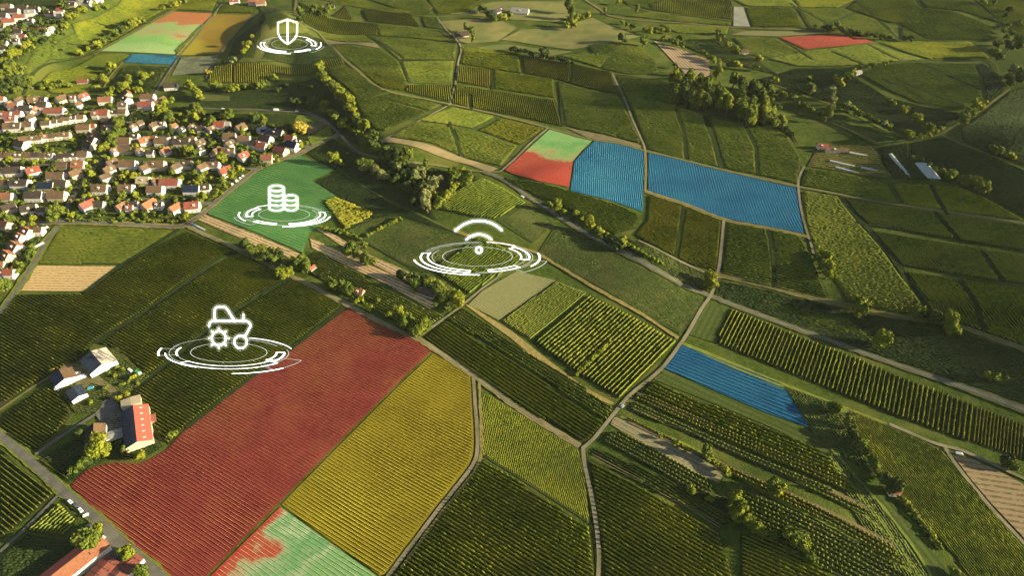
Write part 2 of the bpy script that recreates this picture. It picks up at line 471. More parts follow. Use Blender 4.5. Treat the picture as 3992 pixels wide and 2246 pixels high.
field([(1631, 384), (1720, 400), (1800, 420), (1935, 459), (2004, 474), (2013, 530), (2021, 588), (1920, 568), (1822, 549), (1720, 510), (1630, 479)],
      V('blue', 2.8, 0.28, 0.8, .2), M_BLU, dir=[(1780, 430), (1808, 540)], desc="the long blue tinted field", noind=1)
field([(1664, 925), (1717, 870), (1830, 912), (1935, 955), (1968, 967), (2035, 1077), (1930, 1040)], V('blue', 3.6, 0.6, 0.8, .25), M_BLU, dir=[(1690, 910), (1985, 1030)], desc="the blue tinted field beside the crossroads")
field([(1960, 95), (2040, 90), (2111, 87), (2165, 94), (2198, 107), (2110, 116), (2024, 124)], V('farred', 3.0, 0.5, 1.4, .2), noise_mat("pale_red_soil", (0.18, 0.034, 0.026), (0.23, 0.050, 0.034), 0.05), dir=[(1980, 100), (2100, 96)], desc="the far red field", noind=1)
field([(253, 129), (330, 85), (434, 29), (537, 34), (495, 75), (439, 137), (350, 132)], None, 'heat3')
field([(443, 139), (500, 80), (539, 36), (641, 35), (583, 93), (562, 132)], None, noise_mat("ochre_tint", (0.16, 0.110, 0.018), (0.20, 0.135, 0.022), 0.02, c3=(0.22, 0.19, 0.020), scale3=0.008))
field([(311, 157), (331, 136), (449, 140), (431, 163)], V('blue', 2.4, 0.6, 1.8, .3), M_BLU, dir=[(320, 150), (430, 152)], desc="the small far blue field", noind=1)
field([(432, 190), (457, 144), (552, 138), (517, 182)], None, noise_mat("dusty_field", (0.10, 0.115, 0.065), (0.15, 0.155, 0.09), 0.2))
# strips right of the town
field([(491, 551), (516, 540), (645, 591), (762, 643), (745, 655), (645, 622), (613, 603)], None, 'tan_d1', dir=[(500, 545), (750, 650)])
field([(780, 600), (800, 607), (985, 690), (1100, 770), (1080, 778), (970, 715), (785, 625)], None, 'tan_d2', dir=[(800, 607), (985, 690)])
field([(795, 576), (812, 574), (905, 630), (1040, 690), (1172, 745), (1160, 756), (1030, 712), (900, 645)], None, 'tan_d3', dir=[(812, 574), (1040, 690)])
field([(780, 640), (800, 632), (900, 690), (1000, 745), (1120, 800), (1100, 810), (1060, 842), (1000, 812), (905, 760), (780, 690)], V('lush', 2.6, 1.6, 1.1, .35), M_VG, dir=[(790, 640), (1100, 800)], desc="the orchard strip below the tan strip")
field([(811, 510), (845, 497), (943, 535), (930, 550), (865, 579)], V('gold', 3.4, 2.4, 1.6, .5), M_VG, dir=[(820, 530), (900, 510)], desc="the small orchard beside the green field")
field([(868, 582), (935, 553), (1005, 545), (1080, 570), (1190, 600), (1085, 690), (1040, 680), (920, 612)], None, 'mow1', dir=[(1000, 660), (1110, 585)])
field([(1085, 682), (1215, 593), (1260, 620), (1325, 652), (1288, 672), (1178, 742)], V('dark', 2.6, 2.2, 1.0, .3), M_VG, dir=[(1120, 690), (1220, 615)], desc="the dark vineyard inside the signal hologram ring")
field([(1088, 525), (1140, 488), (1213, 448), (1262, 470), (1326, 510), (1245, 553), (1190, 548)], V('dark', 2.8, 2.2, 1.0, .3), M_VG, dir=[(1100, 522), (1215, 452)], desc="the dark vineyard below the wood")
field([(1250, 555), (1332, 512), (1393, 562), (1338, 612)], None, 'mow2', dir=[(1260, 560), (1335, 515)])
field([(1178, 767), (1215, 731), (1300, 682), (1398, 706), (1254, 806)], None, 'pale', dir=[(1200, 770), (1310, 690)])
field([(1258, 808), (1402, 708), (1476, 736), (1332, 857)], V('lush', 1.9, 1.4, 0.9, .42), M_VGL, dir=[(1270, 812), (1405, 712)], desc="the bright green crop above the orchard")
field([(1340, 861), (1486, 744), (1600, 800), (1699, 858), (1640, 925), (1556, 1005), (1450, 940)], V('green', 3.4, 2.2, 1.0, .38), M_VG, dir=[(1350, 865), (1492, 748)], desc="the square orchard above the crossroads")
field([(1066, 850), (1120, 810), (1300, 915), (1420, 1000), (1522, 1068), (1480, 1112), (1460, 1112), (1330, 1030), (1200, 946), (1120, 890)], V('near', 3.0, 2.0, .85, .22), M_VG, dir=[(1080, 843), (1460, 1100)], desc="the long striped vineyard beside the pale road")
field([(1124, 804), (1166, 776), (1215, 812), (1290, 862), (1400, 935), (1538, 1022), (1545, 1038), (1528, 1060), (1420, 992), (1300, 908)], V('lush', 2.7, 2.0, 1.2, .4), M_VG, dir=[(1130, 800), (1530, 1055)], desc="the mottled vineyard beside the golden strip")
field([(1170, 768), (1180, 768), (1290, 836), (1403, 925), (1470, 975), (1545, 1015), (1538, 1020), (1455, 985), (1390, 940), (1285, 852)], None, 'dry')
field([(1350, 640), (1398, 568), (1460, 592), (1600, 668), (1700, 722), (1772, 760), (1712, 842), (1616, 790), (1475, 705)], None, 'mow3', dir=[(1400, 620), (1700, 780)])
field([(1208, 978), (1290, 1030), (1455, 1130), (1468, 1180), (1482, 1318), (1290, 1194), (1214, 1148)], V('green', 1.3, 0.5, 0.9, .3), M_VGL, dir=[(1230, 1000), (1260, 1160)], desc="the low green crop between the two pale roads", noind=1)
field([(1216, 1156), (1290, 1204), (1484, 1332), (1497, 1449), (1498, 1500), (960, 1500), (988, 1447), (1100, 1302), (1190, 1188)], V('near', 2.5, 2.0, .9, .32), M_VG, dir=[(1250, 1200), (1480, 1330)], desc="the vineyard below the bend in the pale road")
field([(1481, 1156), (1600, 1226), (1806, 1336), (1830, 1400), (1842, 1449), (1845, 1500), (1520, 1500), (1515, 1400), (1500, 1300)], V('near', 2.6, 1.8, 0.8, .32), M_VG, dir=[(1490, 1160), (1800, 1335)], desc="the dim vineyard beside the straight pale road")
field([(1495, 1126), (1691, 1213), (1741, 1251), (1849, 1313), (1812, 1326), (1600, 1212), (1491, 1140)], V('dark', 2.4, 1.2, 0.8, .4), M_VG, dir=[(1495, 1126), (1800, 1310)], desc="the thin vineyard between track and young trees")
field([(1860, 1342), (1940, 1365), (2040, 1405), (2085, 1449), (2120, 1500), (1860, 1500)], V('green', 2.5, 1.8, 0.85, .35), M_VG, dir=[(1870, 1345), (2050, 1430)], desc="the vineyard by the lower edge under the lone trees")
field([(1543, 1052), (1565, 1047), (1625, 1084), (1740, 1140), (1821, 1190), (1808, 1216), (1720, 1180), (1628, 1126), (1535, 1068)], None, 'pale_d', dir=[(1550, 1060), (1810, 1205)])
field([(1637, 960), (1700, 985), (1930, 1076), (2060, 1135), (2092, 1155), (2115, 1200), (2010, 1160), (1925, 1120), (1780, 1055), (1615, 985)], V('green', 3.4, 2.2, 1.4, .45), M_VG, dir=[(1640, 970), (2100, 1175)], desc="the hedged rows below the blue field")
field([(1668, 934), (1790, 985), (1930, 1043), (2030, 1084), (2100, 1130), (2085, 1146), (1930, 1072), (1780, 1010), (1642, 955)], None, 'mow4', dir=[(1680, 940), (1930, 1055)])
# big orchard and its neighbours
field([(1838, 777), (1880, 792), (2000, 842), (2150, 900), (2300, 962), (2449, 1018), (2434, 1114), (2250, 1048), (2060, 970), (1930, 918), (1800, 865)], V('green', 3.3, 2.2, 0.95, .42, dot=2.4), M_VG, dir=[(2440, 1030), (2433, 1110)], desc="the large orchard beside the long road")
field([(1765, 762), (1832, 780), (1792, 862), (1732, 842)], None, 'mow5', dir=[(1770, 830), (1800, 770)])
field([(2456, 1022), (2575, 1068), (2640, 1095), (2640, 1180), (2575, 1160), (2442, 1114)], V('gold', 2.2, 1.4, 0.8, .3), M_VG, dir=[(2500, 1040), (2495, 1130)], desc="the dim brown vineyard at the far end of the large orchard")
field([(1720, 862), (1790, 890), (1930, 948), (2110, 1018), (2300, 1092), (2298, 1100), (2110, 1035), (1930, 965), (1780, 898), (1716, 868)], None, 'bright')
field([(2130, 1030), (2300, 1098), (2372, 1138), (2430, 1210), (2495, 1288), (2575, 1378), (2640, 1460), (2640, 1500), (2470, 1500), (2400, 1400), (2300, 1290), (2215, 1200), (2165, 1110)], V('green', 1.5, 0.8, 1.0, .35), M_VGL, dir=[(2200, 1130), (2420, 1400)], desc="the rough crop between the hedge and the narrow pale road", noind=1)
field([(2120, 1215), (2170, 1215), (2235, 1255), (2300, 1345), (2390, 1440), (2430, 1500), (2330, 1500), (2290, 1440), (2200, 1310)], None, 'mow6', dir=[(2180, 1260), (2330, 1440)])
field([(2398, 1150), (2426, 1148), (2500, 1180), (2575, 1221), (2640, 1260), (2640, 1440), (2575, 1355), (2490, 1265), (2434, 1198)], None, 'tan_r', dir=[(2440, 1180), (2575, 1200)])
# middle right
field([(1258, 447), (1430, 482), (1560, 520), (1608, 546), (1600, 575), (1545, 592), (1460, 545), (1400, 512), (1300, 472)], V('dark', 2.2, 1.8, 1.2, .4), M_VG, dir=[(1300, 460), (1580, 560)], desc="x", noind=1)
field([(1630, 492), (1720, 522), (1815, 556), (1803, 680), (1740, 668), (1640, 618), (1595, 592), (1625, 555)], V('gold', 2.3, 1.9, 0.9, .3), M_VG, dir=[(1640, 540), (1800, 590)], desc="x", noind=1)
field([(1826, 560), (1920, 577), (2014, 597), (2036, 640), (2060, 700), (2085, 755), (1950, 727), (1812, 690)], V('dark', 2.2, 1.5, 1.1, .3), M_VG, dir=[(1830, 600), (2030, 640)], desc="x", noind=1)  # dark leaves stand in for the shade over this field
field([(2015, 482), (2108, 496), (2170, 575), (2258, 685), (2330, 792), (2240, 783), (2135, 760), (2085, 690), (2045, 640), (2026, 580)], V('lush', 2.0, 1.6, 0.9, .42), M_VG, dir=[(2080, 640), (2300, 660)], desc="x", noind=1)
field([(2122, 498), (2350, 532), (2575, 568), (2640, 580), (2640, 645), (2575, 632), (2406, 604), (2190, 567)], V('lush', 2.0, 1.6, 1.0, .42), M_VG, dir=[(2200, 510), (2260, 575)], desc="x", noind=1)
field([(2190, 580), (2406, 616), (2575, 644), (2640, 655), (2640, 730), (2575, 716), (2360, 684), (2272, 670)], V('lush', 2.0, 1.6, 1.0, .42), M_VG, dir=[(2250, 600), (2320, 675)], desc="x", noind=1)
field([(2280, 684), (2380, 697), (2575, 728), (2640, 740), (2640, 895), (2575, 872), (2430, 818), (2348, 792)], V('green', 2.0, 1.6, 1.0, .42), M_VG, dir=[(2320, 700), (2420, 805)], desc="x", noind=1)
field([(2026, 426), (2110, 436), (2232, 462), (2262, 512), (2115, 486), (2014, 466)], V('lush', 1.9, 1.4, 1.3, .42), M_VGL, dir=[(2040, 440), (2240, 490)], desc="x", noind=1)
field([(2240, 464), (2320, 466), (2410, 470), (2500, 510), (2575, 556), (2440, 538), (2270, 513)], V('green', 1.9, 1.4, 1.3, .42), M_VG, dir=[(2260, 475), (2460, 525)], desc="x", noind=1)
field([(1576, 243), (1768, 291), (1790, 350), (1808, 421), (1700, 396), (1630, 376), (1600, 305)], V('lush', 1.9, 1.4, 1.4, .42), M_VGL, dir=[(1620, 270), (1780, 310)], desc="x", noind=1)
field([(1786, 299), (1860, 310), (1950, 325), (1982, 345), (2014, 400), (2007, 462), (1900, 438), (1822, 424)], V('lush', 1.9, 1.4, 1.4, .42), M_VGL, dir=[(1800, 320), (1980, 370)], desc="x", noind=1)
field([(1400, 206), (1556, 243), (1608, 345), (1608, 360), (1422, 316)], V('lush', 1.9, 1.4, 1.4, .42), M_VGL, dir=[(1420, 230), (1580, 270)], desc="x", noind=1)
field([(1425, 322), (1520, 340), (1612, 366), (1612, 376), (1480, 348)], None, 'brownv')
field([(1153, 165), (1233, 175), (1231, 221), (1148, 206)], V('gold', 2.6, 1.9, 1.0, .25), M_VG, dir=[(1190, 170), (1188, 215)], desc="x", noind=1)
field([(1148, 212), (1240, 228), (1396, 252), (1414, 318), (1292, 292), (1138, 262)], V('green', 2.6, 1.9, 1.0, .25), M_VG, dir=[(1280, 235), (1290, 290)], desc="x", noind=1)
field([(1240, 177), (1393, 203), (1397, 246), (1240, 222)], V('green', 2.4, 1.8, 1.2, .4), M_VG, dir=[(1260, 190), (1390, 215)], desc="x", noind=1)
field([(1314, 141), (1420, 158), (1535, 181), (1553, 236), (1470, 220), (1400, 200), (1322, 186)], V('gold', 2.6, 1.9, 1.0, .3), M_VG, dir=[(1400, 158), (1425, 205)], desc="x", noind=1)
field([(1162, 131), (1306, 142), (1312, 184), (1156, 160)], V('green', 2.4, 1.8, 1.2, .45), M_VG, dir=[(1170, 140), (1300, 160)], desc="x", noind=1)
field([(1026, 214), (1136, 213), (1131, 258), (1021, 231)], V('green', 2.8, 1.9, 1.1, .25), M_VG, dir=[(1080, 216), (1082, 248)], desc="x", noind=1)
field([(757, 5), (828, 46), (940, 58), (952, 89), (790, 72), (765, 57)], V('green', 3.0, 1.9, 1.2, .25), M_VG, dir=[(850, 50), (862, 78)], desc="x", noind=1)
field([(912, 23), (1033, 36), (1056, 67), (925, 54)], V('gold', 2.6, 1.8, 1.2, .3), M_VG, dir=[(930, 30), (960, 56)], desc="x", noind=1)
field([(870, 14), (888, 50), (832, 40)], V('gold', 2.6, 1.6, 1.0, .3), M_VG, dir=[(860, 18), (870, 48)], desc="x", noind=1)
field([(944, 60), (1106, 76), (1151, 109), (954, 90)], V('lush', 2.0, 1.2, 1.6, .42), M_VGL, dir=[(960, 68), (1120, 90)], desc="x", noind=1)
field([(796, 78), (920, 89), (945, 107), (816, 96)], V('lush', 2.0, 1.1, 1.6, .42), M_VGL, dir=[(810, 84), (930, 96)], desc="x", noind=1)
field([(817, 98), (944, 108), (957, 122), (828, 111)], None, 'brownv')
field([(926, 92), (1150, 112), (1146, 148), (1000, 150)], V('lush', 2.0, 1.2, 1.6, .42), M_VGL, dir=[(950, 100), (1140, 130)], desc="x", noind=1)
field([(832, 116), (957, 126), (1000, 153), (1024, 206), (1019, 210), (912, 182), (870, 148)], V('lush', 2.0, 1.2, 1.6, .42), M_VGL, dir=[(850, 125), (1000, 175)], desc="x", noind=1)
field([(1008, 155), (1144, 152), (1137, 208), (1028, 209)], V('lush', 2.0, 1.2, 1.6, .42), M_VGL, dir=[(1020, 170), (1135, 180)], desc="x", noind=1)
field([(913, 185), (1020, 212), (1017, 229), (970, 222), (940, 208)], V('green', 2.5, 1.8, 1.3, .4), M_VG, dir=[(930, 195), (1010, 215)], desc="x", noind=1)
field([(948, 244), (984, 235), (1114, 264), (1083, 279)], V('lush', 2.0, 1.2, 1.5, .42), M_VGL, dir=[(970, 240), (1100, 270)], desc="x", noind=1)
field([(822, 184), (870, 168), (903, 184), (940, 215), (978, 232), (941, 245), (1078, 284), (970, 330), (944, 326), (918, 296), (902, 270), (890, 238), (866, 214)], V('lush', 1.9, 1.4, 1.4, .42), M_VGL, dir=[(850, 190), (940, 230)], desc="x", noind=1)
field([(810, 151), (864, 148), (868, 162), (823, 179)], V('green', 3.0, 1.9, 1.1, .25), M_VG, dir=[(835, 152), (842, 170)], desc="x", noind=1)
field([(592, 161), (645, 158), (798, 154), (803, 161), (793, 184), (685, 184), (668, 209), (588, 209)], V('gold', 3.0, 1.9, 1.1, .25), M_VG, dir=[(640, 162), (640, 205)], desc="x", noind=1)
field([(541, 166), (587, 161), (582, 209), (521, 207)], V('gold', 2.6, 1.7, 1.2, .3), M_VG, dir=[(560, 165), (556, 205)], desc="x", noind=1)
field([(1050, 302), (1135, 270), (1246, 294), (1188, 323)], V('lush', 1.9, 1.4, 1.4, .42), M_VGL, dir=[(1070, 305), (1210, 300)], desc="x", noind=1)
field([(978, 345), (1045, 308), (1183, 332), (1303, 369), (1262, 418), (1200, 405), (1090, 362)], V('lush', 1.9, 1.4, 1.4, .42), M_VGL, dir=[(1000, 350), (1250, 380)], desc="x", noind=1)
field([(1203, 328), (1257, 300), (1370, 325), (1310, 365)], V('gold', 2.4, 1.7, 1.1, .4), M_VG, dir=[(1220, 335), (1330, 345)], desc="x", noind=1)
field([(950, 351), (982, 346), (1090, 368), (1200, 408), (1252, 424), (1232, 434), (1180, 415), (1100, 392), (960, 360)], None, 'tanf')
field([(1478, 114), (1553, 109), (1600, 116), (1648, 151), (1658, 185), (1590, 188), (1515, 173)], V('lush', 2.0, 1.1, 1.6, .42), M_VGL, dir=[(1500, 130), (1640, 160)], desc="x", noind=1)
field([(1404, 140), (1466, 134), (1538, 142), (1510, 171)], V('lush', 2.0, 1.1, 1.6, .42), M_VGL, dir=[(1420, 145), (1520, 150)], desc="x", noind=1)
field([(1642, 102), (1712, 125), (1781, 150), (1786, 190), (1744, 203), (1700, 162)], None, 'tan_s', dir=[(1660, 108), (1700, 150)])
field([(1632, 12), (1680, -4), (1840, -4), (1842, 50), (1740, 40), (1642, 26)], V('green', 3.2, 1.8, 1.4, .3), M_VG, dir=[(1740, 5), (1745, 38)], desc="x", noind=1)
field([(1845, 17), (1869, 18), (1886, 67), (1844, 66)], None, 'white')
field([(1872, 20), (1935, 20), (1995, 22), (2020, 68), (1935, 68), (1890, 67)], V('green', 2.8, 1.4, 1.5, .4), M_VG, dir=[(1880, 30), (1990, 50)], desc="x", noind=1)
field([(2005, 22), (2120, 22), (2240, 62), (2260, 100), (2080, 85), (2035, 70)], V('lush', 2.1, 1.1, 1.7, .42), M_VGL, dir=[(2020, 40), (2200, 60)], desc="x", noind=1)
field([(1872, 78), (1960, 79), (2110, 84), (1960, 92), (1836, 88)], None, 'pale', dir=[(1880, 80), (2080, 86)])
field([(1842, 96), (1955, 98), (2018, 126), (1935, 144), (1880, 138)], V('lush', 2.0, 1.2, 1.6, .42), M_VGL, dir=[(1850, 110), (2000, 125)], desc="x", noind=1)
field([(1932, 148), (2030, 129), (2110, 120), (2200, 113), (2325, 150), (2250, 154), (2180, 162), (2060, 168), (2000, 165)], V('lush', 2.0, 1.2, 1.6, .42), M_VGL, dir=[(1960, 140), (2200, 140)], desc="x", noind=1)
field([(2210, 108), (2300, 104), (2440, 106), (2470, 125), (2490, 146), (2380, 146), (2335, 149)], V('green', 2.1, 1.2, 1.7, .42), M_VG, dir=[(2240, 112), (2440, 125)], desc="x", noind=1)
field([(2162, 186), (2250, 160), (2316, 158), (2446, 161), (2465, 215), (2472, 250), (2418, 272), (2316, 262), (2230, 224)], V('lush', 2.1, 1.2, 1.6, .42), M_VGL, dir=[(2230, 175), (2430, 255)], desc="x", noind=1)
field([(2290, 20), (2400, 30), (2500, 70), (2490, 100), (2330, 98), (2260, 60)], V('dark', 3.0, 1.4, 1.8, .4), M_VG, dir=[(2300, 40), (2450, 70)], desc="x", noind=1)
field([(2060, 360), (2190, 368), (2205, 380), (2230, 432), (2240, 452), (2120, 432), (2030, 418), (2050, 385)], V('green', 4.5, 0.8, 1.8, .4), noise_mat("garden_soil", (0.05, 0.05, 0.02), (0.09, 0.075, 0.03), 0.1), dir=[(2080, 380), (2190, 395)], desc="x", noind=1)
field([(90, 118), (215, 70), (330, 20), (430, 15), (300, 95), (240, 128), (130, 150), (55, 232)][::-1], V('dark', 2.1, 1.0, 1.5, .3), M_VG, dir=[(120, 150), (300, 147)], desc="x", noind=1)
field([(100, 205), (240, 140), (308, 134), (330, 140), (240, 190), (215, 240), (120, 200)], V('dark', 2.1, 1.0, 1.5, .3), M_VG, dir=[(120, 180), (290, 176)], desc="x", noind=1)
field([(1100, 55), (1180, 48), (1260, 52), (1300, 70), (1250, 105), (1162, 110), (1130, 75)], None, 'drygrass')
field([(1310, 75), (1400, 70), (1490, 45), (1540, 68), (1610, 92), (1560, 105), (1440, 125), (1300, 105), (1260, 100)], None, 'drygrass')
field([(1170, 125), (1250, 112), (1300, 115), (1440, 130), (1390, 140), (1280, 125)], None, 'drygrass')
field([(1130, 35), (1240, 5), (1420, 5), (1450, 35), (1400, 55), (1290, 50), (1200, 40)], None, 'drygrass')

DS = noise_mat("shade_toned_floor", (0.012, 0.024, 0.008), (0.024, 0.040, 0.012), 0.2, c3=(0.034, 0.046, 0.014), scale3=0.03)  # ground colour darkened to paint shadow on whole parcels
L['shade_leaf'] = leafmat("shade_toned_leaves", (0.018, 0.034, 0.009), (0.034, 0.054, 0.013), 0.2)  # leaf colour darkened to paint the same shadow
L['wild'] = leafmat("meadow_tufts", (0.040, 0.068, 0.013), (0.080, 0.100, 0.022), 0.12)
S_ = lambda sp=1.8, h=0.7, w=1.3, jit=.5, leaf='shade_leaf': dict(leaf=leaf, sp=sp, h=h, w=w, jit=jit)
X = lambda poly, d, leaf='shade_leaf', gm=None, **k: field(poly, S_(leaf=leaf, **k), gm or (DS if leaf == 'shade_leaf' else M_VG), dir=d, desc="x", noind=1, lift=0.2)
# slope between the main road and the tan path, shadow put into its colour
X([(1806, 706), (1931, 732), (2006, 752), (2131, 780), (2287, 812), (2405, 832), (2575, 890), (2660, 925), (2660, 1050), (2575, 1020), (2400, 955), (2200, 890), (2050, 836), (1900, 780), (1800, 744)], [(1850, 730), (2300, 870)])
X([(1905, 755), (2130, 800), (2200, 860), (2050, 820)], [(1905, 755), (2130, 810)], 'dark', sp=2.3, h=1.2, w=1.0)
# meadows round the central grove and below the sunken road, darkened as if shaded
X([(770, 385), (835, 345), (880, 380), (960, 410), (1100, 425), (1200, 445), (1085, 520), (1100, 560), (1005, 520), (950, 490), (860, 440)], [(800, 390), (1100, 470)])
X([(790, 458), (850, 432), (958, 500), (1000, 525), (935, 533), (850, 492)], [(800, 460), (980, 520)])
X([(855, 495), (935, 540), (1010, 525), (1150, 590), (1080, 568), (1005, 543), (935, 552), (868, 580)], [(870, 510), (1080, 560)])
X([(560, 222), (690, 215), (790, 195), (860, 255), (900, 310), (905, 370), (870, 350), (820, 298), (750, 280), (640, 272), (490, 268), (500, 230)], [(560, 240), (860, 260)])
X([(700, 288), (780, 292), (815, 310), (845, 335), (800, 360), (730, 345), (660, 340), (540, 345), (480, 340), (500, 285)], [(520, 300), (800, 320)])
X([(642, 10), (660, 30), (640, 60), (590, 100), (580, 130), (560, 160), (520, 200), (590, 150), (640, 148), (650, 100), (668, 50), (690, 20)], [(600, 150), (660, 40)])  # paints the shaded left flank of the hill
# meadow under the main road and by the valley
X([(1340, 500), (1398, 520), (1540, 590), (1620, 640), (1740, 700), (1770, 730), (1700, 700), (1600, 645), (1460, 575)], [(1360, 510), (1700, 690)])
X([(1400, 572), (1460, 594), (1600, 668), (1770, 758), (1715, 838), (1620, 790), (1478, 706), (1352, 640)], [(1400, 620), (1700, 780)], 'wild', sp=1.6, h=0.35, w=1.0, jit=.5)
X([(1340, 612), (1395, 564), (1334, 512), (1262, 556)], [(1262, 560), (1335, 515)], 'wild', sp=1.6, h=0.3, w=1.0, jit=.5)
X([(870, 582), (935, 556), (1005, 546), (1080, 572), (1188, 600), (1085, 688), (1040, 678), (920, 612)], [(1000, 660), (1110, 585)], 'wild', sp=1.8, h=0.3, w=0.9, jit=.6)
X([(1606, 612), (1730, 672), (1798, 704), (1785, 735), (1700, 700), (1610, 648), (1580, 600)], [(1620, 630), (1780, 710)], 'wild')
X([(1548, 190), (1600, 196), (1690, 208), (1700, 262), (1640, 262), (1572, 240)], [(1560, 205), (1690, 230)], 'dark', sp=2.2, h=1.0, w=1.4)  # shadow on this slope painted with darker leaves
X([(1700, 230), (1800, 250), (1900, 285), (1985, 320), (2010, 370), (1990, 345), (1950, 320), (1780, 290), (1710, 262)], [(1720, 250), (1960, 320)])
# right hand valley, its shadow zones put into dark leaves
X([(2290, 360), (2365, 345), (2490, 400), (2640, 460), (2640, 560), (2575, 545), (2480, 500), (2400, 465), (2340, 450), (2290, 400)], [(2320, 380), (2560, 480)])
X([(2415, 325), (2538, 232), (2640, 200), (2640, 440), (2490, 390), (2420, 355)], [(2430, 330), (2600, 260)])
X([(1900, 200), (2020, 235), (2150, 280), (2290, 345), (2350, 335), (2400, 300), (2440, 290), (2380, 280), (2230, 245), (2150, 195), (2100, 172), (2000, 172)], [(1950, 205), (2300, 300)])
X([(1880, 215), (2010, 258), (2150, 318), (2270, 358), (2205, 370), (2100, 312), (1960, 270), (1860, 235)], [(1900, 230), (2200, 350)], 'wild')
X([(2205, 372), (2280, 360), (2290, 420), (2340, 455), (2250, 450), (2225, 420)], [(2210, 380), (2280, 440)])
X([(2470, 160), (2512, 190), (2530, 220), (2480, 262), (2478, 230), (2455, 165)], [(2480, 180), (2510, 240)])
# far fields filling the upper edge
for q, (poly, d, leaf) in enumerate((
    ([(1845, 0), (1990, 0), (2010, 18), (1875, 15)], [(1860, 5), (1990, 8)], 'lush'), ([(1995, 0), (2150, 0), (2110, 18), (2010, 18)], [(2010, 5), (2120, 8)], 'green'), ([(2155, 0), (2300, 0), (2330, 60), (2240, 58), (2130, 20)], [(2180, 10), (2300, 40)], 'green'),
    ([(2310, 0), (2440, 0), (2520, 60), (2420, 28), (2330, 18)], [(2330, 5), (2480, 35)], 'dark'), ([(2450, 0), (2640, 0), (2640, 120), (2540, 80)], [(2480, 10), (2620, 80)], 'green'),
    ([(2264, 66), (2330, 100), (2400, 103), (2300, 102), (2265, 100)], [(2270, 80), (2380, 102)], 'lush'), ([(1745, 62), (1835, 70), (1830, 86), (1700, 82), (1660, 62)], [(1680, 70), (1820, 78)], 'lush'),
    ([(1680, 100), (1830, 96), (1870, 138), (1910, 150), (1960, 190), (1880, 170), (1800, 150), (1740, 125)], [(1700, 105), (1880, 140)], 'wild'), ([(1560, 0), (1670, 0), (1630, 12), (1640, 26), (1580, 12)], [(1570, 3), (1640, 12)], 'dark'),
    ([(1630, 30), (1740, 45), (1840, 56), (1840, 64), (1640, 48), (1570, 40)], [(1640, 38), (1820, 58)], 'lush'), ([(760, -8), (850, -6), (930, 12), (1030, 28), (1090, 36), (1050, 38), (900, 18)], [(800, 0), (1000, 28)], 'green'),
    ([(900, -10), (1060, -10), (1090, 20), (1080, 34), (1000, 22)], [(930, -5), (1070, 18)], 'lush'), ([(1070, -10), (1230, -10), (1180, 30), (1100, 36)], [(1090, 0), (1180, 15)], 'green'), ([(1060, 42), (1096, 48), (1115, 74), (1070, 68)], [(1070, 50), (1100, 66)], 'lush'),
    ([(1155, 118), (1270, 128), (1310, 138), (1162, 130)], [(1170, 122), (1290, 134)], 'green'), ([(660, 35), (740, 52), (770, 75), (720, 62), (680, 80)], [(680, 45), (740, 62)], 'lush'), ([(690, 90), (770, 82), (810, 100), (860, 150), (700, 155), (655, 150)], [(700, 100), (820, 140)], 'wild'),
    ([(560, 12), (640, 20), (638, 32), (545, 30)], [(560, 18), (630, 28)], 'green'), ([(345, 22), (430, 12), (470, 0), (550, 0), (535, 28), (440, 24)], [(440, 12), (530, 18)], 'green'), ([(0, -5), (150, -5), (200, 20), (120, 36), (0, 22)], [(10, 5), (180, 12)], 'shade_leaf'),
    ([(100, 210), (130, 180), (215, 160), (250, 190), (220, 228), (130, 235)], [(120, 200), (230, 198)], 'green'), ([(330, 165), (425, 168), (398, 215), (385, 238), (300, 230), (270, 225), (308, 170)], [(310, 180), (410, 200)], 'wild'),
    ([(545, 34), (555, 14), (520, 60), (470, 110), (445, 135), (440, 130), (500, 70)], [(450, 130), (540, 40)], 'wild'),
    ([(180, 60), (300, 22), (330, -5), (480, -8), (430, 18), (330, 70), (250, 120), (200, 110)], [(210, 60), (400, 57)], 'green'))):
    X(poly, d, leaf, sp=2.0, h=1.1, w=1.5, jit=.42)
# lower right corner
X([(2060, 1150), (2100, 1130), (2170, 1215), (2300, 1400), (2360, 1500), (2290, 1500), (2150, 1300), (2110, 1200)], [(2100, 1150), (2300, 1450)], 'wild')
X([(1970, 972), (2110, 1022), (2160, 1110), (2200, 1200), (2120, 1150), (2040, 1085)], [(2000, 990), (2150, 1150)], 'wild')
X([(1600, 1160), (1640, 1165), (1800, 1250), (1850, 1250), (1840, 1300), (1740, 1245), (1690, 1208)], [(1620, 1165), (1820, 1280)])
X([(180, 1110), (330, 1000), (390, 1095), (410, 1125), (370, 1150), (290, 1155), (240, 1165), (175, 1215), (110, 1150)], [(200, 1120), (380, 1130)])
X([(0, 1400), (70, 1345), (160, 1362), (225, 1320), (160, 1420), (120, 1500), (0, 1500)], [(20, 1400), (150, 1400)])
X([(150, 940), (200, 905), (300, 870), (330, 910), (380, 950), (335, 985), (290, 1000), (250, 1040), (190, 1040), (150, 990)], [(180, 930), (330, 960)], 'wild')
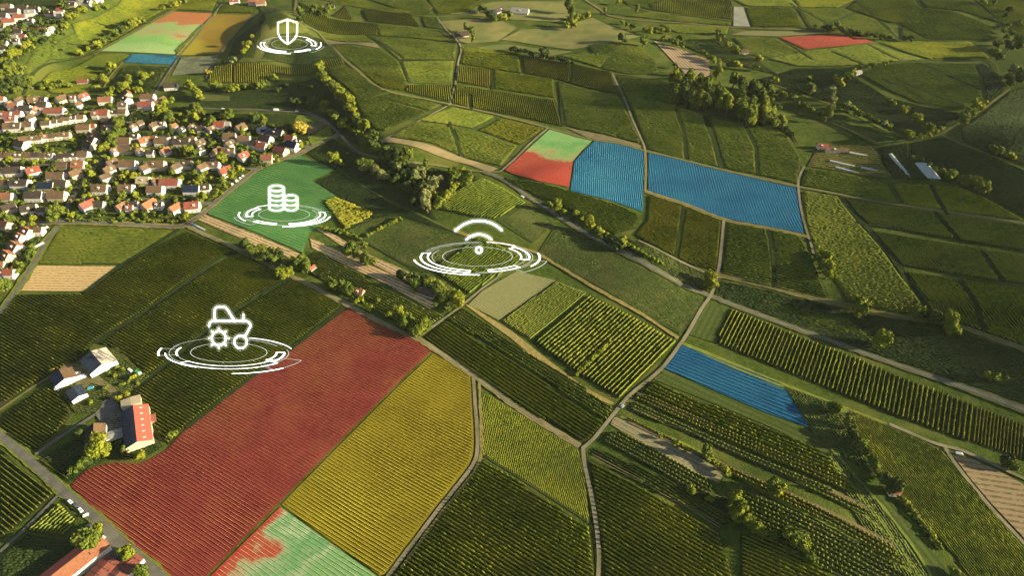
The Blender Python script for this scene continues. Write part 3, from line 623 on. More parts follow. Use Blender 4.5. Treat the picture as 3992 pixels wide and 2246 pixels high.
# dotted rows of young trees in the lower strips
O_ = lambda leaf, sp=3.2, h=2.2, w=1.5, dot=2.7: dict(leaf=leaf, sp=sp, h=h, w=w, jit=.3, dot=dot)
for poly, d, leaf, ds in (
    ([(1526, 1088), (1566, 1086), (1801, 1224), (1788, 1250), (1728, 1232), (1515, 1108)], [(1530, 1090), (1790, 1240)], 'lush', "the young trees beside the pale stubble"),
    ([(1605, 988), (1780, 1058), (1925, 1122), (2060, 1180), (2150, 1225), (2175, 1250), (2120, 1236), (1930, 1150), (1700, 1050), (1595, 1004)], [(1610, 992), (2150, 1235)], 'gold', "the uppermost young tree strip"),
    ([(1590, 1012), (1700, 1060), (1930, 1162), (2100, 1240), (2190, 1292), (2180, 1300), (2050, 1238), (1920, 1178), (1760, 1105), (1580, 1032)], [(1600, 1020), (2170, 1285)], 'lush', "the second young tree strip"),
    ([(1568, 1048), (1700, 1104), (1800, 1152), (1930, 1212), (2100, 1292), (2250, 1385), (2290, 1440), (2230, 1405), (2080, 1320), (1900, 1232), (1790, 1165), (1700, 1122)], [(1600, 1062), (2200, 1365)], 'gold', "the third young tree strip"),
    ([(1832, 1232), (1900, 1240), (1960, 1272), (2100, 1340), (2250, 1425), (2310, 1470), (2330, 1500), (2200, 1500), (2100, 1445), (2000, 1400), (1900, 1345), (1850, 1310), (1822, 1262)], [(1840, 1240), (2250, 1440)], 'lush', "the broad block of young trees by the lower edge")):
    field(poly, O_(leaf), noise_mat("young_orchard_floor", (0.045, 0.050, 0.018), (0.085, 0.070, 0.030), 0.25, c3=(0.030, 0.045, 0.014), scale3=0.04), dir=d, desc=ds)

field([(668, 48), (700, 20), (745, 30), (760, 60), (800, 100), (845, 142), (800, 151), (700, 153), (640, 156), (598, 158), (625, 128), (655, 95)], dict(leaf='wild', sp=2.2, h=0.5, w=1.2, jit=.5), noise_mat("hill_grass", (0.070, 0.088, 0.018), (0.105, 0.115, 0.026), 0.06, c3=(0.13, 0.12, 0.035), scale3=0.02), dir=[(620, 120), (800, 118)], desc="x", noind=1)

def dirang(d):
    a, b = FD(*d)
    return math.atan2(b[1] - a[1], b[0] - a[0])

def ground_mat(f, i):
    g = f['gm']
    if not isinstance(g, str): return g or M_VG
    ang = dirang(f['dir']) if 'dir' in f else 0.0
    if g == 'tan_h': return stripe_mat("stubble_with_weed_rows", (0.42, 0.29, 0.14), (0.20, 0.16, 0.06), ang, 3.6, 0.5, 0.45)
    if g.startswith('tan_d'): return stripe_mat("tilled_strip_" + g[-1], (0.36, 0.25, 0.14), (0.09, 0.09, 0.03), ang, 3.4, 0.3, 0.45)
    if g == 'tan_r': return stripe_mat("tilled_plot", (0.21, 0.155, 0.09), (0.09, 0.08, 0.035), ang, 4.2, 0.4, 0.45)
    if g == 'tan_s': return stripe_mat("covered_rows", (0.28, 0.20, 0.13), (0.09, 0.09, 0.04), ang, 4.6, 0.3, 0.5)
    if g == 'pale_d': return stripe_mat("pale_stubble", (0.185, 0.165, 0.095), (0.10, 0.10, 0.045), ang, 4.0, 0.3, 0.25)
    if g == 'pale': return stripe_mat("pale_stubble_%d" % i, (0.165, 0.160, 0.070), (0.115, 0.120, 0.045), ang, 2.2, 0.8, 0.5)
    if g.startswith('mow'): return stripe_mat("mown_meadow_%d" % i, (0.036, 0.057, 0.014), (0.068, 0.082, 0.020), ang, 5.0, 0.9, 0.55)
    if g == 'dry': return noise_mat("dry_verge", (0.26, 0.19, 0.07), (0.16, 0.14, 0.045), 0.3)
    if g == 'drygrass': return noise_mat("dry_pasture", (0.12, 0.125, 0.040), (0.19, 0.175, 0.06), 0.03, c3=(0.09, 0.11, 0.035), scale3=0.015)
    if g == 'bright': return noise_mat("lush_verge", (0.10, 0.13, 0.02), (0.16, 0.17, 0.03), 0.2)
    if g == 'brownv': return noise_mat("bare_headland", (0.16, 0.13, 0.065), (0.11, 0.105, 0.05), 0.1)
    if g == 'tanf': return noise_mat("bare_field", (0.24, 0.18, 0.095), (0.17, 0.14, 0.07), 0.08)
    if g == 'white': return noise_mat("pale_plot", (0.24, 0.24, 0.19), (0.18, 0.19, 0.14), 0.05)
    P = lambda x, y: FD((x, y))[0]
    if g == 'heat1':
        return heat_mat("mottled_tint_low", P(560, 1350), P(800, 1440), [(0.0, (0.28, 0.030, 0.022)), (0.27, (0.28, 0.050, 0.032)), (0.36, (0.27, 0.19, 0.11)), (0.46, (0.19, 0.27, 0.15)), (0.60, (0.08, 0.22, 0.08)), (0.76, (0.23, 0.31, 0.18)), (1.0, (0.12, 0.26, 0.10))], 1.05, 0.033, 3)
    if g == 'heat2':
        return heat_mat("mottled_tint_middle", P(1370, 452), P(1420, 345), [(0.0, (0.26, 0.045, 0.030)), (0.38, (0.28, 0.060, 0.036)), (0.46, (0.25, 0.21, 0.09)), (0.58, (0.18, 0.27, 0.09)), (0.80, (0.10, 0.24, 0.075)), (1.0, (0.15, 0.27, 0.09))], 0.62, 0.022, 40)
    return heat_mat("mottled_tint_far", P(480, 32), P(360, 132), [(0.0, (0.34, 0.13, 0.05)), (0.42, (0.33, 0.14, 0.055)), (0.52, (0.28, 0.27, 0.12)), (0.66, (0.20, 0.33, 0.085)), (0.85, (0.15, 0.30, 0.09)), (1.0, (0.23, 0.33, 0.12))], 0.70, 0.014, 11)

# ---------------------------------------------------------------- rows of crop
PATHS = ([(1985, 10), (2060, 50), (2150, 100)], [(2150, 5), (2210, 55), (2260, 100)], [(2070, 62), (2160, 26), (2300, 18)], [(2090, 130), (2180, 168)], [(1955, 97), (2040, 150)], [(2180, 112), (2260, 152)], [(2250, 200), (2330, 235), (2420, 268)],
            [(2300, 160), (2390, 195), (2470, 228)], [(2215, 200), (2270, 222), (2340, 262)], [(1438, 162), (1432, 208)], [(920, 90), (1022, 156)], [(1000, 152), (1148, 152)], [(1238, 176), (1240, 226)], [(2340, 466), (2380, 540)], [(2350, 535), (2410, 606)], [(2460, 622), (2525, 712)],
            [(2400, 690), (2450, 760), (2475, 830)], [(1100, 78), (1150, 112)], [(1180, 240), (1186, 276)], [(60, 240), (130, 160), (250, 130)], [(170, 110), (300, 100)], [(250, 60), (380, 58)], [(1060, 250), (1130, 268)], [(1870, 312), (1900, 372), (1905, 438)], [(1700, 275), (1720, 340), (1725, 402)],
            [(1130, 310), (1160, 395)], [(2150, 562), (2250, 575)], [(1720, 520), (1700, 645)], [(1930, 578), (1945, 725)])
GAPS = []
for pts in PATHS:
    g_ = G([D(p) for p in pts])[:, :2]
    GAPS += [(g_[i], g_[i + 1]) for i in range(len(g_) - 1)]
def row_mesh(A, B, f, rnd):
    """one leafy row from A to B (ground points): a ragged hedge-like ribbon with a rounded top."""
    r = f['rows']; L_ = math.hypot(*(B - A))
    dist = math.hypot((A[0] + B[0]) / 2, (A[1] + B[1]) / 2)
    seg = max(0.8, dist * 0.0018)
    if r.get('dot'): seg = r['dot'] / 4.0
    n = max(2, int(L_ / seg) + 1)
    t = np.linspace(0, 1, n)
    C = A[None] + (B - A)[None] * t[:, None]
    d = (B - A) / L_; nr = np.array([-d[1], d[0]])
    j = r['jit'] * (0.75 if dist > 560 else 1.0)
    lat = rnd.normal(0, j * r['w'] * 0.3, n)
    C = C + nr[None] * lat[:, None]
    hh = r['h'] * np.clip(1 + rnd.normal(0, j * 0.42, n), 0.4, 1.5)
    ww = r['w'] * (0.78 if r['sp'] < 2.4 and r['h'] > 1.5 else 0.85) * np.clip(1 + rnd.normal(0, j * 0.8, n), 0.4, 1.6)
    if r.get('dot'):
        u = np.abs(np.cos(t * L_ * math.pi / r['dot'] + rnd.uniform(0, 3))); hh = hh * (0.30 + 0.85 * u); ww = ww * (0.35 + 0.8 * u)
    vig = 1 + 0.16 * np.sin(C[:, 0] / 17.0 + 1.7 * np.sin(C[:, 1] / 23.0)) * np.cos(C[:, 1] / 13.0 + C[:, 0] / 31.0)
    hh = hh * vig; ww = ww * (2 * vig - 1)
    gap = rnd.random(n) < 0.03
    hh[gap] *= 0.3
    if f.get('noind'):
        lo = np.minimum(A, B) - 4; hi = np.maximum(A, B) + 4
        for a_, b_ in GAPS:
            if (np.minimum(a_, b_) > hi).any() or (np.maximum(a_, b_) < lo).any(): continue
            e = b_ - a_; s_ = np.clip(((C - a_) @ e) / (e @ e), 0, 1)
            near = np.hypot(*(C - a_ - s_[:, None] * e).T) < 2.4
            hh[near] *= 0.08
    hh[0] *= 0.5; hh[-1] *= 0.5; ww[0] *= 0.4; ww[-1] *= 0.4
    z = height(C[:, 0], C[:, 1]) + 0.2 + C[:, 1] * 0.0004
    V = []
    for s, k in ((-0.5, 0.0), (-0.46, 0.62), (0.0, 1.0), (0.46, 0.62), (0.5, 0.0)):
        jj = 1 + rnd.normal(0, j * 0.6, n)
        P = C + nr[None] * (s * ww * jj)[:, None]
        V.append(np.column_stack([P, z + hh * k * (1 + rnd.normal(0, j * 0.25, n))]))
    V = np.vstack(V); i = np.arange(n - 1)
    F = np.vstack([np.stack([a * n + i, a * n + i + 1, (a + 1) * n + i + 1, (a + 1) * n + i], 1) for a in range(4)])[:, ::-1]
    return V, F

ROWS = []
rnd = np.random.default_rng(11)
leaf_idx = {k: i for i, k in enumerate(L)}
for i, f in enumerate(FIELDS):
    P2 = G([D(p) for p in f['poly']])[:, :2]
    area = 0.5 * np.sum(P2[:, 0] * np.roll(P2[:, 1], -1) - np.roll(P2[:, 0], -1) * P2[:, 1])
    if area < 0: P2 = P2[::-1]
    f['P2'] = P2
    sheet("field", P2, ground_mat(f, i), f['lift'])
    if not f['rows']: continue
    ang = dirang(f['dir'])
    ca, sa = math.cos(-ang), math.sin(-ang)
    Rm = np.array([[ca, -sa], [sa, ca]])
    W = P2 @ Rm.T
    sp = f['rows']['sp']
    y0, y1 = W[:, 1].min(), W[:, 1].max()
    k = 0
    for yy in np.arange(y0 + sp * 0.6, y1 - sp * 0.3, sp):
        xs = []
        for a in range(len(W)):
            p, q = W[a], W[(a + 1) % len(W)]
            if (p[1] > yy) != (q[1] > yy):
                xs.append(p[0] + (yy - p[1]) * (q[0] - p[0]) / (q[1] - p[1]))
        xs.sort(); k += 1
        for a in range(0, len(xs) - 1, 2):
            u0, u1 = xs[a] + 1.2, xs[a + 1] - 1.2
            if u1 - u0 < 4: continue
            A = Rm.T @ np.array([u0, yy]); B = Rm.T @ np.array([u1, yy])
            m = (A + B) / 2
            depth = m[1] * CP + CAM_H * SP
            size = (u1 - u0) * f['rows']['h'] * f['rows']['w'] / depth ** 2
            ROWS.append([size, i, k, A, B, f])
ROWS.sort(key=lambda r: -r[0])
chosen = [r for r in ROWS if not r[5].get('noind')][:300]
chosen_ids = {id(r) for r in chosen}
per = {}
for r in chosen: per.setdefault(r[1], []).append(r)
for i, rs in per.items():
    f = FIELDS[i]
    rs.sort(key=lambda r: r[3][0] + r[4][0])
    kindname = 'orchard_row' if f['rows']['h'] > 2.3 or f['rows'].get('dot') else 'vine_row'
    col = {'red': 'red tinted', 'yellow': 'yellow tinted', 'blue': 'blue tinted', 'tgreen': 'green tinted', 'lush': 'bright green', 'gold': 'golden green', 'dark': 'deep green'}.get(f['rows']['leaf'], 'green')
    for q, r in enumerate(rs):
        Vv, Ff = row_mesh(r[3], r[4], f, rnd)
        o0 = Vv.mean(0); o0[2] = Vv[:, 2].min()
        o = mesh_obj(kindname, Vv - o0, Ff, L[f['rows']['leaf']])
        o.location = [float(v) for v in o0]
        tag(o, "%s row, %s from town, %s" % (col, ordinal(q + 1), f["desc"]), "orchard row" if kindname[0] == 'o' else "vine row", "crop rows in " + f['desc'])
VV, FF, MM = [], [], []; n = 0
for r in ROWS:
    if id(r) in chosen_ids: continue
    Vv, Ff = row_mesh(r[3], r[4], r[5], rnd)
    VV.append(Vv); FF.append(Ff + n); MM.append(np.full(len(Ff), leaf_idx[r[5]['rows']['leaf']])); n += len(Vv)
o = mesh_obj("vineyard_foliage", np.vstack(VV), np.vstack(FF), list(L.values()), midx=np.concatenate(MM))
o["kind"] = "stuff"; tag(o, "green and tinted vine rows filling the smaller and farther fields", "vines")
print("rows", len(ROWS), "rest faces", sum(len(x) for x in FF))

# ---------------------------------------------------------------- roads and tracks
M_ASPH = noise_mat("worn_asphalt", (0.085, 0.084, 0.072), (0.125, 0.118, 0.098), 0.15, rough=0.85)
M_CONC = noise_mat("pale_concrete_track", (0.150, 0.135, 0.088), (0.205, 0.180, 0.118), 0.12, c3=(0.12, 0.115, 0.060), scale3=0.06, rough=0.9)
M_DIRT = noise_mat("dirt_track", (0.165, 0.130, 0.070), (0.110, 0.100, 0.045), 0.1)
M_TRK = noise_mat("grassy_track", (0.060, 0.076, 0.022), (0.095, 0.100, 0.034), 0.12)
M_DRY = noise_mat("dry_grass_verge", (0.23, 0.17, 0.06), (0.12, 0.12, 0.035), 0.35)
M_LUSH = noise_mat("lush_grass_verge", (0.085, 0.12, 0.018), (0.14, 0.16, 0.028), 0.3)
M_SHADEG = noise_mat("shaded_grass_path", (0.015, 0.027, 0.008), (0.028, 0.040, 0.011), 0.2)

def road(pts, w, m, name="road", lift=0.42, verge=None, wob=0.0):
    w *= 0.7 if name in ('road', 'track') else 1.0
    C = G([D(p) for p in pts])[:, :2]
    if verge: ribbon("verge", C, w + verge[0], verge[1], 0.34, 0, 0.12)
    ribbon(name, C, w, m, lift, 0, max(wob, 0.05))
    if m in (M_DIRT, M_TRK) and name == 'track' and w > 1.8: ribbon("grass_strip", C, w * 0.26, M_LUSH, lift + 0.02, 0, 0.25)

GV = (3.0, M_LUSH)
road([(-40, 1065), (0, 1096), (60, 1145), (150, 1228), (255, 1318), (330, 1385), (405, 1452), (450, 1500)], 7.5, M_ASPH, verge=GV)
road([(0, 1391), (75, 1322), (148, 1247)], 3.4, M_ASPH, "track")
road([(90, 1145), (173, 1087), (250, 1038), (276, 1016), (284, 1000)], 4.0, M_ASPH, "track")
road([(0, 1033), (75, 981), (135, 944), (170, 925)], 3.2, M_DIRT, "track")
road([(0, 790), (42, 732), (88, 660), (118, 607), (150, 568)], 5.5, M_ASPH, verge=(5.0, M_LUSH))
road([(-20, 563), (70, 563), (175, 560), (325, 565), (458, 571), (475, 562), (515, 534), (552, 502), (645, 428), (703, 404), (755, 387), (785, 370), (810, 360), (855, 337)], 6.0, M_ASPH, verge=(4, M_DRY))
road([(480, 272), (645, 277), (695, 280), (745, 283), (784, 289), (815, 304), (853, 336), (878, 365), (905, 385)], 5.0, M_ASPH)
road([(672, 281), (720, 275), (760, 276), (790, 290)], 3.0, M_DIRT, "track")
road([(905, 385), (960, 400), (1008, 409), (1096, 416), (1171, 428), (1218, 433), (1258, 433)], 4.5, M_DIRT, "track")
road([(820, 400), (858, 432), (958, 495), (1006, 518), (1091, 558), (1158, 590)], 3.0, M_TRK, "track")
road([(1140, 575), (1190, 598), (1335, 632), (1400, 668), (1475, 713), (1540, 750), (1616, 793), (1705, 852)], 3.4, M_DRY, "verge", wob=0.15)
road([(1218, 433), (1262, 450), (1332, 497), (1460, 580), (1600, 652), (1700, 708), (1785, 745), (1900, 790), (2050, 845), (2200, 900), (2400, 968), (2575, 1032), (2680, 1075)], 5.2, M_ASPH, verge=(4, M_TRK))
road([(1258, 433), (1290, 405), (1333, 362), (1378, 323)], 4.0, M_CONC)
road([(745, -10), (745, 50), (785, 72), (813, 95), (865, 148), (903, 180), (940, 213), (980, 231), (1060, 248), (1133, 263), (1246, 288), (1378, 322), (1480, 350), (1560, 362), (1622, 380), (1700, 398), (1800, 424), (1900, 447), (2006, 470), (2115, 491), (2266, 517), (2431, 541), (2575, 563), (2680, 580)], 3.4, M_DIRT, "track", verge=(3, M_TRK))
road([(1133, 263), (1142, 225), (1146, 208), (1152, 160), (1158, 115), (1121, 73), (1099, 43)], 3.6, M_CONC)
road([(1099, 43), (1040, 38), (930, 22), (850, 10), (760, 2)], 4, M_TRK, "track")
road([(1099, 43), (1180, 38), (1300, 20), (1420, 3)], 4, M_DIRT, "track")
road([(1133, 263), (1088, 287), (1040, 312), (975, 346), (930, 353)], 3.4, M_CONC)
road([(1622, 382), (1618, 363), (1590, 300), (1568, 245), (1540, 185)], 3.4, M_CONC)
road([(1270, 122), (1360, 135), (1440, 158), (1540, 184), (1600, 192), (1690, 205)], 3.0, M_TRK, "track")
road([(1622, 380), (1624, 430), (1622, 482)], 4.0, M_DIRT, "track")
road([(1622, 482), (1720, 514), (1821, 553), (1920, 573), (2032, 597)], 4.2, M_DIRT, "track", verge=(3, M_DRY))
road([(2022, 420), (2010, 445), (2007, 470), (2013, 520), (2026, 575), (2034, 600), (2045, 640)], 3.4, M_CONC)
road([(1820, 553), (1812, 640), (1804, 690), (1788, 742), (1765, 775), (1740, 820), (1715, 860), (1662, 930), (1592, 988), (1560, 1022), (1530, 1060), (1490, 1108), (1466, 1128)], 4.0, M_CONC)
road([(1466, 1126), (1470, 1170), (1480, 1215), (1492, 1275), (1502, 1340), (1506, 1400), (1504, 1449), (1504, 1500)], 3.8, M_CONC)
road([(1803, 692), (1931, 720), (2006, 742), (2131, 770), (2180, 785), (2287, 802), (2405, 821), (2490, 850), (2575, 880), (2660, 915)], 3.4, M_DIRT, "track", verge=(2.5, M_DRY))
road([(1803, 698), (1730, 668), (1660, 632), (1605, 606)], 3.0, M_CONC, "track")
road([(473, 570), (525, 595), (600, 628), (700, 680), (795, 726), (870, 766), (958, 812), (1021, 841), (1051, 853), (1121, 898), (1190, 945), (1251, 990), (1290, 1020), (1398, 1087), (1458, 1124)], 4.0, M_CONC, verge=(2.5, M_DRY))
road([(1054, 849), (1121, 800), (1161, 770), (1216, 725), (1262, 692)], 3.2, M_CONC)
road([(1190, 945), (1194, 1000), (1200, 1085), (1200, 1137), (1188, 1173), (1145, 1230), (1095, 1293), (978, 1449), (935, 1510)], 3.8, M_CONC)
road([(1206, 960), (1210, 1080), (1211, 1140), (1198, 1180), (1158, 1234), (1108, 1296), (1060, 1362), (1010, 1430)], 2.2, M_DRY, "verge", wob=0.2)
road([(2235, 1068), (2300, 1096), (2356, 1119), (2406, 1131), (2456, 1151), (2575, 1206), (2660, 1245)], 3.8, M_CONC)
road([(2376, 1128), (2396, 1160), (2431, 1206), (2493, 1281), (2575, 1369), (2640, 1440)], 3.4, M_CONC)
road([(2205, 361), (2280, 353), (2320, 347), (2365, 338), (2413, 310), (2481, 268), (2538, 225)], 4.2, M_DIRT, "track")
road([(2365, 338), (2413, 362), (2490, 392), (2575, 427), (2650, 460)], 3.5, M_TRK, "track")
road([(1930, 208), (2020, 240), (2155, 293), (2220, 325), (2280, 353)], 3.5, M_TRK, "track")
road([(2093, 310), (2150, 335), (2205, 361)], 3.0, M_DIRT, "track")
road([(2253, 155), (2305, 154), (2380, 150), (2480, 150), (2513, 185)], 3.5, M_TRK, "track")
road([(1463, -5), (1508, 23), (1528, 38), (1576, 48), (1640, 54), (1740, 60), (1841, 69), (1935, 73), (2100, 80), (2260, 100)], 5.0, M_DIRT)
road([(1578, 12), (1640, 30), (1740, 40), (1842, 52)], 4.0, M_TRK, "track")
road([(235, 137), (310, 95), (370, 62), (433, 28), (475, 0)], 4.5, M_DIRT, "track", verge=(6, M_LUSH))
road([(388, 238), (426, 180), (440, 160), (453, 140), (500, 85), (540, 32), (560, 10)], 4.0, M_ASPH)
road([(520, 195), (535, 165), (555, 132), (575, 105), (605, 72), (640, 35)], 4.0, M_ASPH)
road([(262, 220), (280, 190), (310, 158)], 3.0, M_DRY, "track")
road([(780, 72), (700, 30), (660, 10)], 3.0, M_TRK, "track")
# town streets
road([(0, 412), (100, 416), (213, 414), (363, 410), (501, 415), (600, 420), (648, 428)], 6.0, M_ASPH, "street")
road([(200, 500), (313, 501), (426, 508), (521, 514), (545, 508)], 5.5, M_ASPH, "street")
road([(330, 340), (400, 345), (500, 346), (640, 352), (720, 368), (785, 370)], 5.5, M_ASPH, "street")
road([(385, 242), (350, 262), (335, 290), (318, 325), (300, 352), (276, 380), (245, 412), (226, 440), (190, 488), (168, 525), (155, 560)], 6.0, M_ASPH, "street")
road([(0, 300), (100, 302), (200, 285), (300, 270), (345, 262)], 4.5, M_ASPH, "street")
road([(0, 470), (80, 472), (160, 472), (200, 478)], 4.5, M_ASPH, "street")
road([(0, 690), (30, 650), (60, 610), (90, 575)], 4.5, M_ASPH, "street")
# strips of grass between vineyards, shade put into their dark colour
for pts, w in (([(450, 578), (363, 633), (302, 671), (226, 728), (210, 738)], 5), ([(596, 633), (537, 658), (451, 724), (363, 786), (302, 828), (245, 864)], 5),
               ([(733, 700), (692, 722), (645, 748), (526, 828), (400, 932), (340, 980)], 5), ([(868, 774), (768, 852), (648, 938), (470, 1078)], 4),
               ([(1410, 205), (1418, 318)], 6), ([(1770, 292), (1795, 350), (1815, 424)], 6), ([(2116, 498), (2180, 573), (2266, 680), (2293, 725), (2338, 797)], 6)):
    road(pts, w, M_SHADEG, "path", 0.36)
for pts in PATHS:
    road(pts, 3.2, M_SHADEG, "path", 0.5)
for pts in ([(1485, 1150), (1600, 1210), (1720, 1275), (1810, 1330)], [(1489, 1144), (1604, 1205), (1724, 1270), (1814, 1325)]):
    road(pts, 0.8, M_DIRT, "track")
# farmyard
sheet("yard", G([Q('K', *p) for p in ((800, 460), (900, 400), (1080, 390), (1240, 420), (1400, 570), (1560, 690), (1700, 780), (1790, 900), (1700, 1000), (1640, 960), (1640, 880), (1530, 810), (1420, 740), (1300, 720), (1180, 860), (1040, 720), (1080, 640))])[:, :2], M_DIRT, 0.36)
sheet("yard", G([T(0, 2, *p) for p in ((1060, 1130), (1180, 1110), (1200, 1200), (1300, 1448), (1100, 1448), (1000, 1330), (960, 1270))])[:, :2], M_ASPH, 0.37)
sheet("yard", G([T(0, 3, *p) for p in ((900, 1240), (1050, 1020), (1300, 1200), (1500, 1400), (1650, 1560), (1000, 1560), (850, 1400))])[:, :2], M_ASPH, 0.37)
sheet("yard", G([T(0, 3, *p) for p in ((820, 1150), (850, 1000), (900, 930), (960, 960), (960, 1010), (860, 1100))])[:, :2], M_ASPH, 0.37)
# ---------------------------------------------------------------- houses
M_WALL = plain("white_plaster", (0.60, 0.57, 0.52), 0.85, 0.1, var=0.06)
M_CREAM = plain("cream_plaster", (0.42, 0.36, 0.27), 0.85, 0.1, var=0.06)
M_GLASS = plain("dark_window_glass", (0.035, 0.045, 0.055), 0.25, 0.5)
M_BRICK = plain("chimney_brick", (0.26, 0.13, 0.09), 0.9, 0.1)
ROOF = {
    'b': ("brown tiled", noise_mat("brown_roof_tiles", (0.100, 0.062, 0.036), (0.150, 0.095, 0.054), 0.6, c3=(0.080, 0.062, 0.042), scale3=0.08)),
    'o': ("orange tiled", noise_mat("orange_roof_tiles", (0.215, 0.088, 0.048), (0.28, 0.120, 0.064), 0.6, c3=(0.18, 0.09, 0.055), scale3=0.08)),
    'r': ("red tiled", noise_mat("red_roof_tiles", (0.165, 0.048, 0.034), (0.23, 0.074, 0.050), 0.6, c3=(0.19, 0.08, 0.06), scale3=0.08)),
    'k': ("dark grey", noise_mat("slate_roof_tiles", (0.036, 0.031, 0.027), (0.062, 0.050, 0.042), 0.6)),
    'g': ("pale grey", noise_mat("pale_grey_roof", (0.20, 0.195, 0.175), (0.26, 0.25, 0.22), 0.6)),
    't': ("tan", noise_mat("tan_roof_sheets", (0.27, 0.23, 0.155), (0.33, 0.28, 0.19), 0.6)),
    's': ("solar covered", noise_mat("solar_roof_panels", (0.010, 0.017, 0.034), (0.018, 0.028, 0.050), 0.5, rough=0.5, spec=0.08)),
}
def gable(root, Lx, Wy, eave, rise, wallm, roofm, roofm2=None, ov=0.5, th=0.22, dormer=False):
    w = MB(); hx, hy = Lx / 2, Wy / 2
    w.prism([(-hx, -hy, -2), (-hx, hy, -2), (-hx, hy, eave), (-hx, 0, eave + rise - 0.02), (-hx, -hy, eave)], (Lx, 0, 0))
    w.build("wall", wallm, root)
    k = rise / hy
    for s, m in ((-1, roofm), (1, roofm2 or roofm)):
        r = MB(); ye = s * (hy + ov); ze = eave - ov * k
        a = [(-hx - ov, 0, eave + rise + 0.03), (-hx - ov, ye, ze + 0.03), (-hx - ov, ye, ze + th + 0.03), (-hx - ov, 0, eave + rise + th + 0.03)]
        if s > 0: a = a[::-1]
        r.prism(a, (Lx + 2 * ov, 0, 0))
        yield_roof.append(r.build("roof", m, root))
yield_roof = []
WIN = None
def window(parent, x, y, z, rz, sx=1.0, sz=1.0):
    global WIN
    if WIN is None:
        b = MB()
        b.box(-0.55, 0.55, -0.06, 0.04, -0.65, 0.65, 0)
        b.box(-0.45, -0.04, -0.09, -0.065, -0.55, 0.55, 1); b.box(0.04, 0.45, -0.09, -0.065, -0.55, 0.55, 1)
        WIN = b.build("window", [M_WALL, M_GLASS], parent); o = WIN
    else:
        o = WIN.copy(); COL.objects.link(o); o.parent = parent
    o.location = (x, y, z); o.rotation_euler = (0, 0, rz); o.scale = (sx, 1, sz)
    return o

def house(base, L_, W_, ang, rc, eave=4.6, label="", group=None, name="house"):
    """base: point on the ground in the middle of the camera-facing wall."""
    a = R(ang)
    hyp = abs(math.sin(a)) * L_ / 2 + abs(math.cos(a)) * W_ / 2
    c = np.array([base[0], base[1] + hyp * 0.9])
    z = float(height(c[0], c[1]))
    root = empty(name, (c[0], c[1], z), a)
    rise = W_ / 2 * random.uniform(0.72, 0.9)
    wm = M_WALL if random.random() < 0.8 else M_CREAM
    desc, rm = ROOF[rc]
    rm2 = ROOF['b'][1] if rc == 's' else rm
    gable(root, L_, W_, eave, rise, wm, rm, rm2)
    if rc == 's':
        yield_roof[-2]["label"] = "roof slope covered in dark solar panels"
    if random.random() < 0.75:
        ch = MB(); cx = random.uniform(-L_ / 4, L_ / 4); zc = eave + rise
        ch.box(cx - 0.35, cx + 0.35, 0.2, 0.95, zc - 1.4, zc + 0.8); ch.box(cx - 0.42, cx + 0.42, 0.13, 1.02, zc + 0.8, zc + 0.95)
        ch.build("chimney", M_BRICK, yield_roof[-1])
    nw = max(2, int(L_ / 4.5))
    for k in range(nw):
        x = -L_ / 2 + (k + 0.5) * L_ / nw
        window(root, x, -W_ / 2 - 0.02, 1.6, 0, 1.2, 1.1)
    for sx in (1, -1):
        for yy in (-W_ / 5, W_ / 5):
            window(root, sx * (L_ / 2 + 0.02), yy, 3.4, sx * math.pi / 2, 1.0, 1.0)
    if random.random() < 0.35:
        d = MB(); cx = random.uniform(-L_ / 5, L_ / 5); y0 = -W_ / 4; zz = eave + rise / 2
        d.box(cx - 1.1, cx + 1.1, y0 - 1.3, y0 + 1.0, zz - 0.9, zz + 0.9)
        dm = d.build("dormer", [wm], root)
        d = MB(); d.box(cx - 0.8, cx + 0.8, y0 - 1.34, y0 - 1.305, zz - 0.4, zz + 0.6); d.build("dormer_window", M_GLASS, dm)
    tag(root, label, "house", group)
    return root

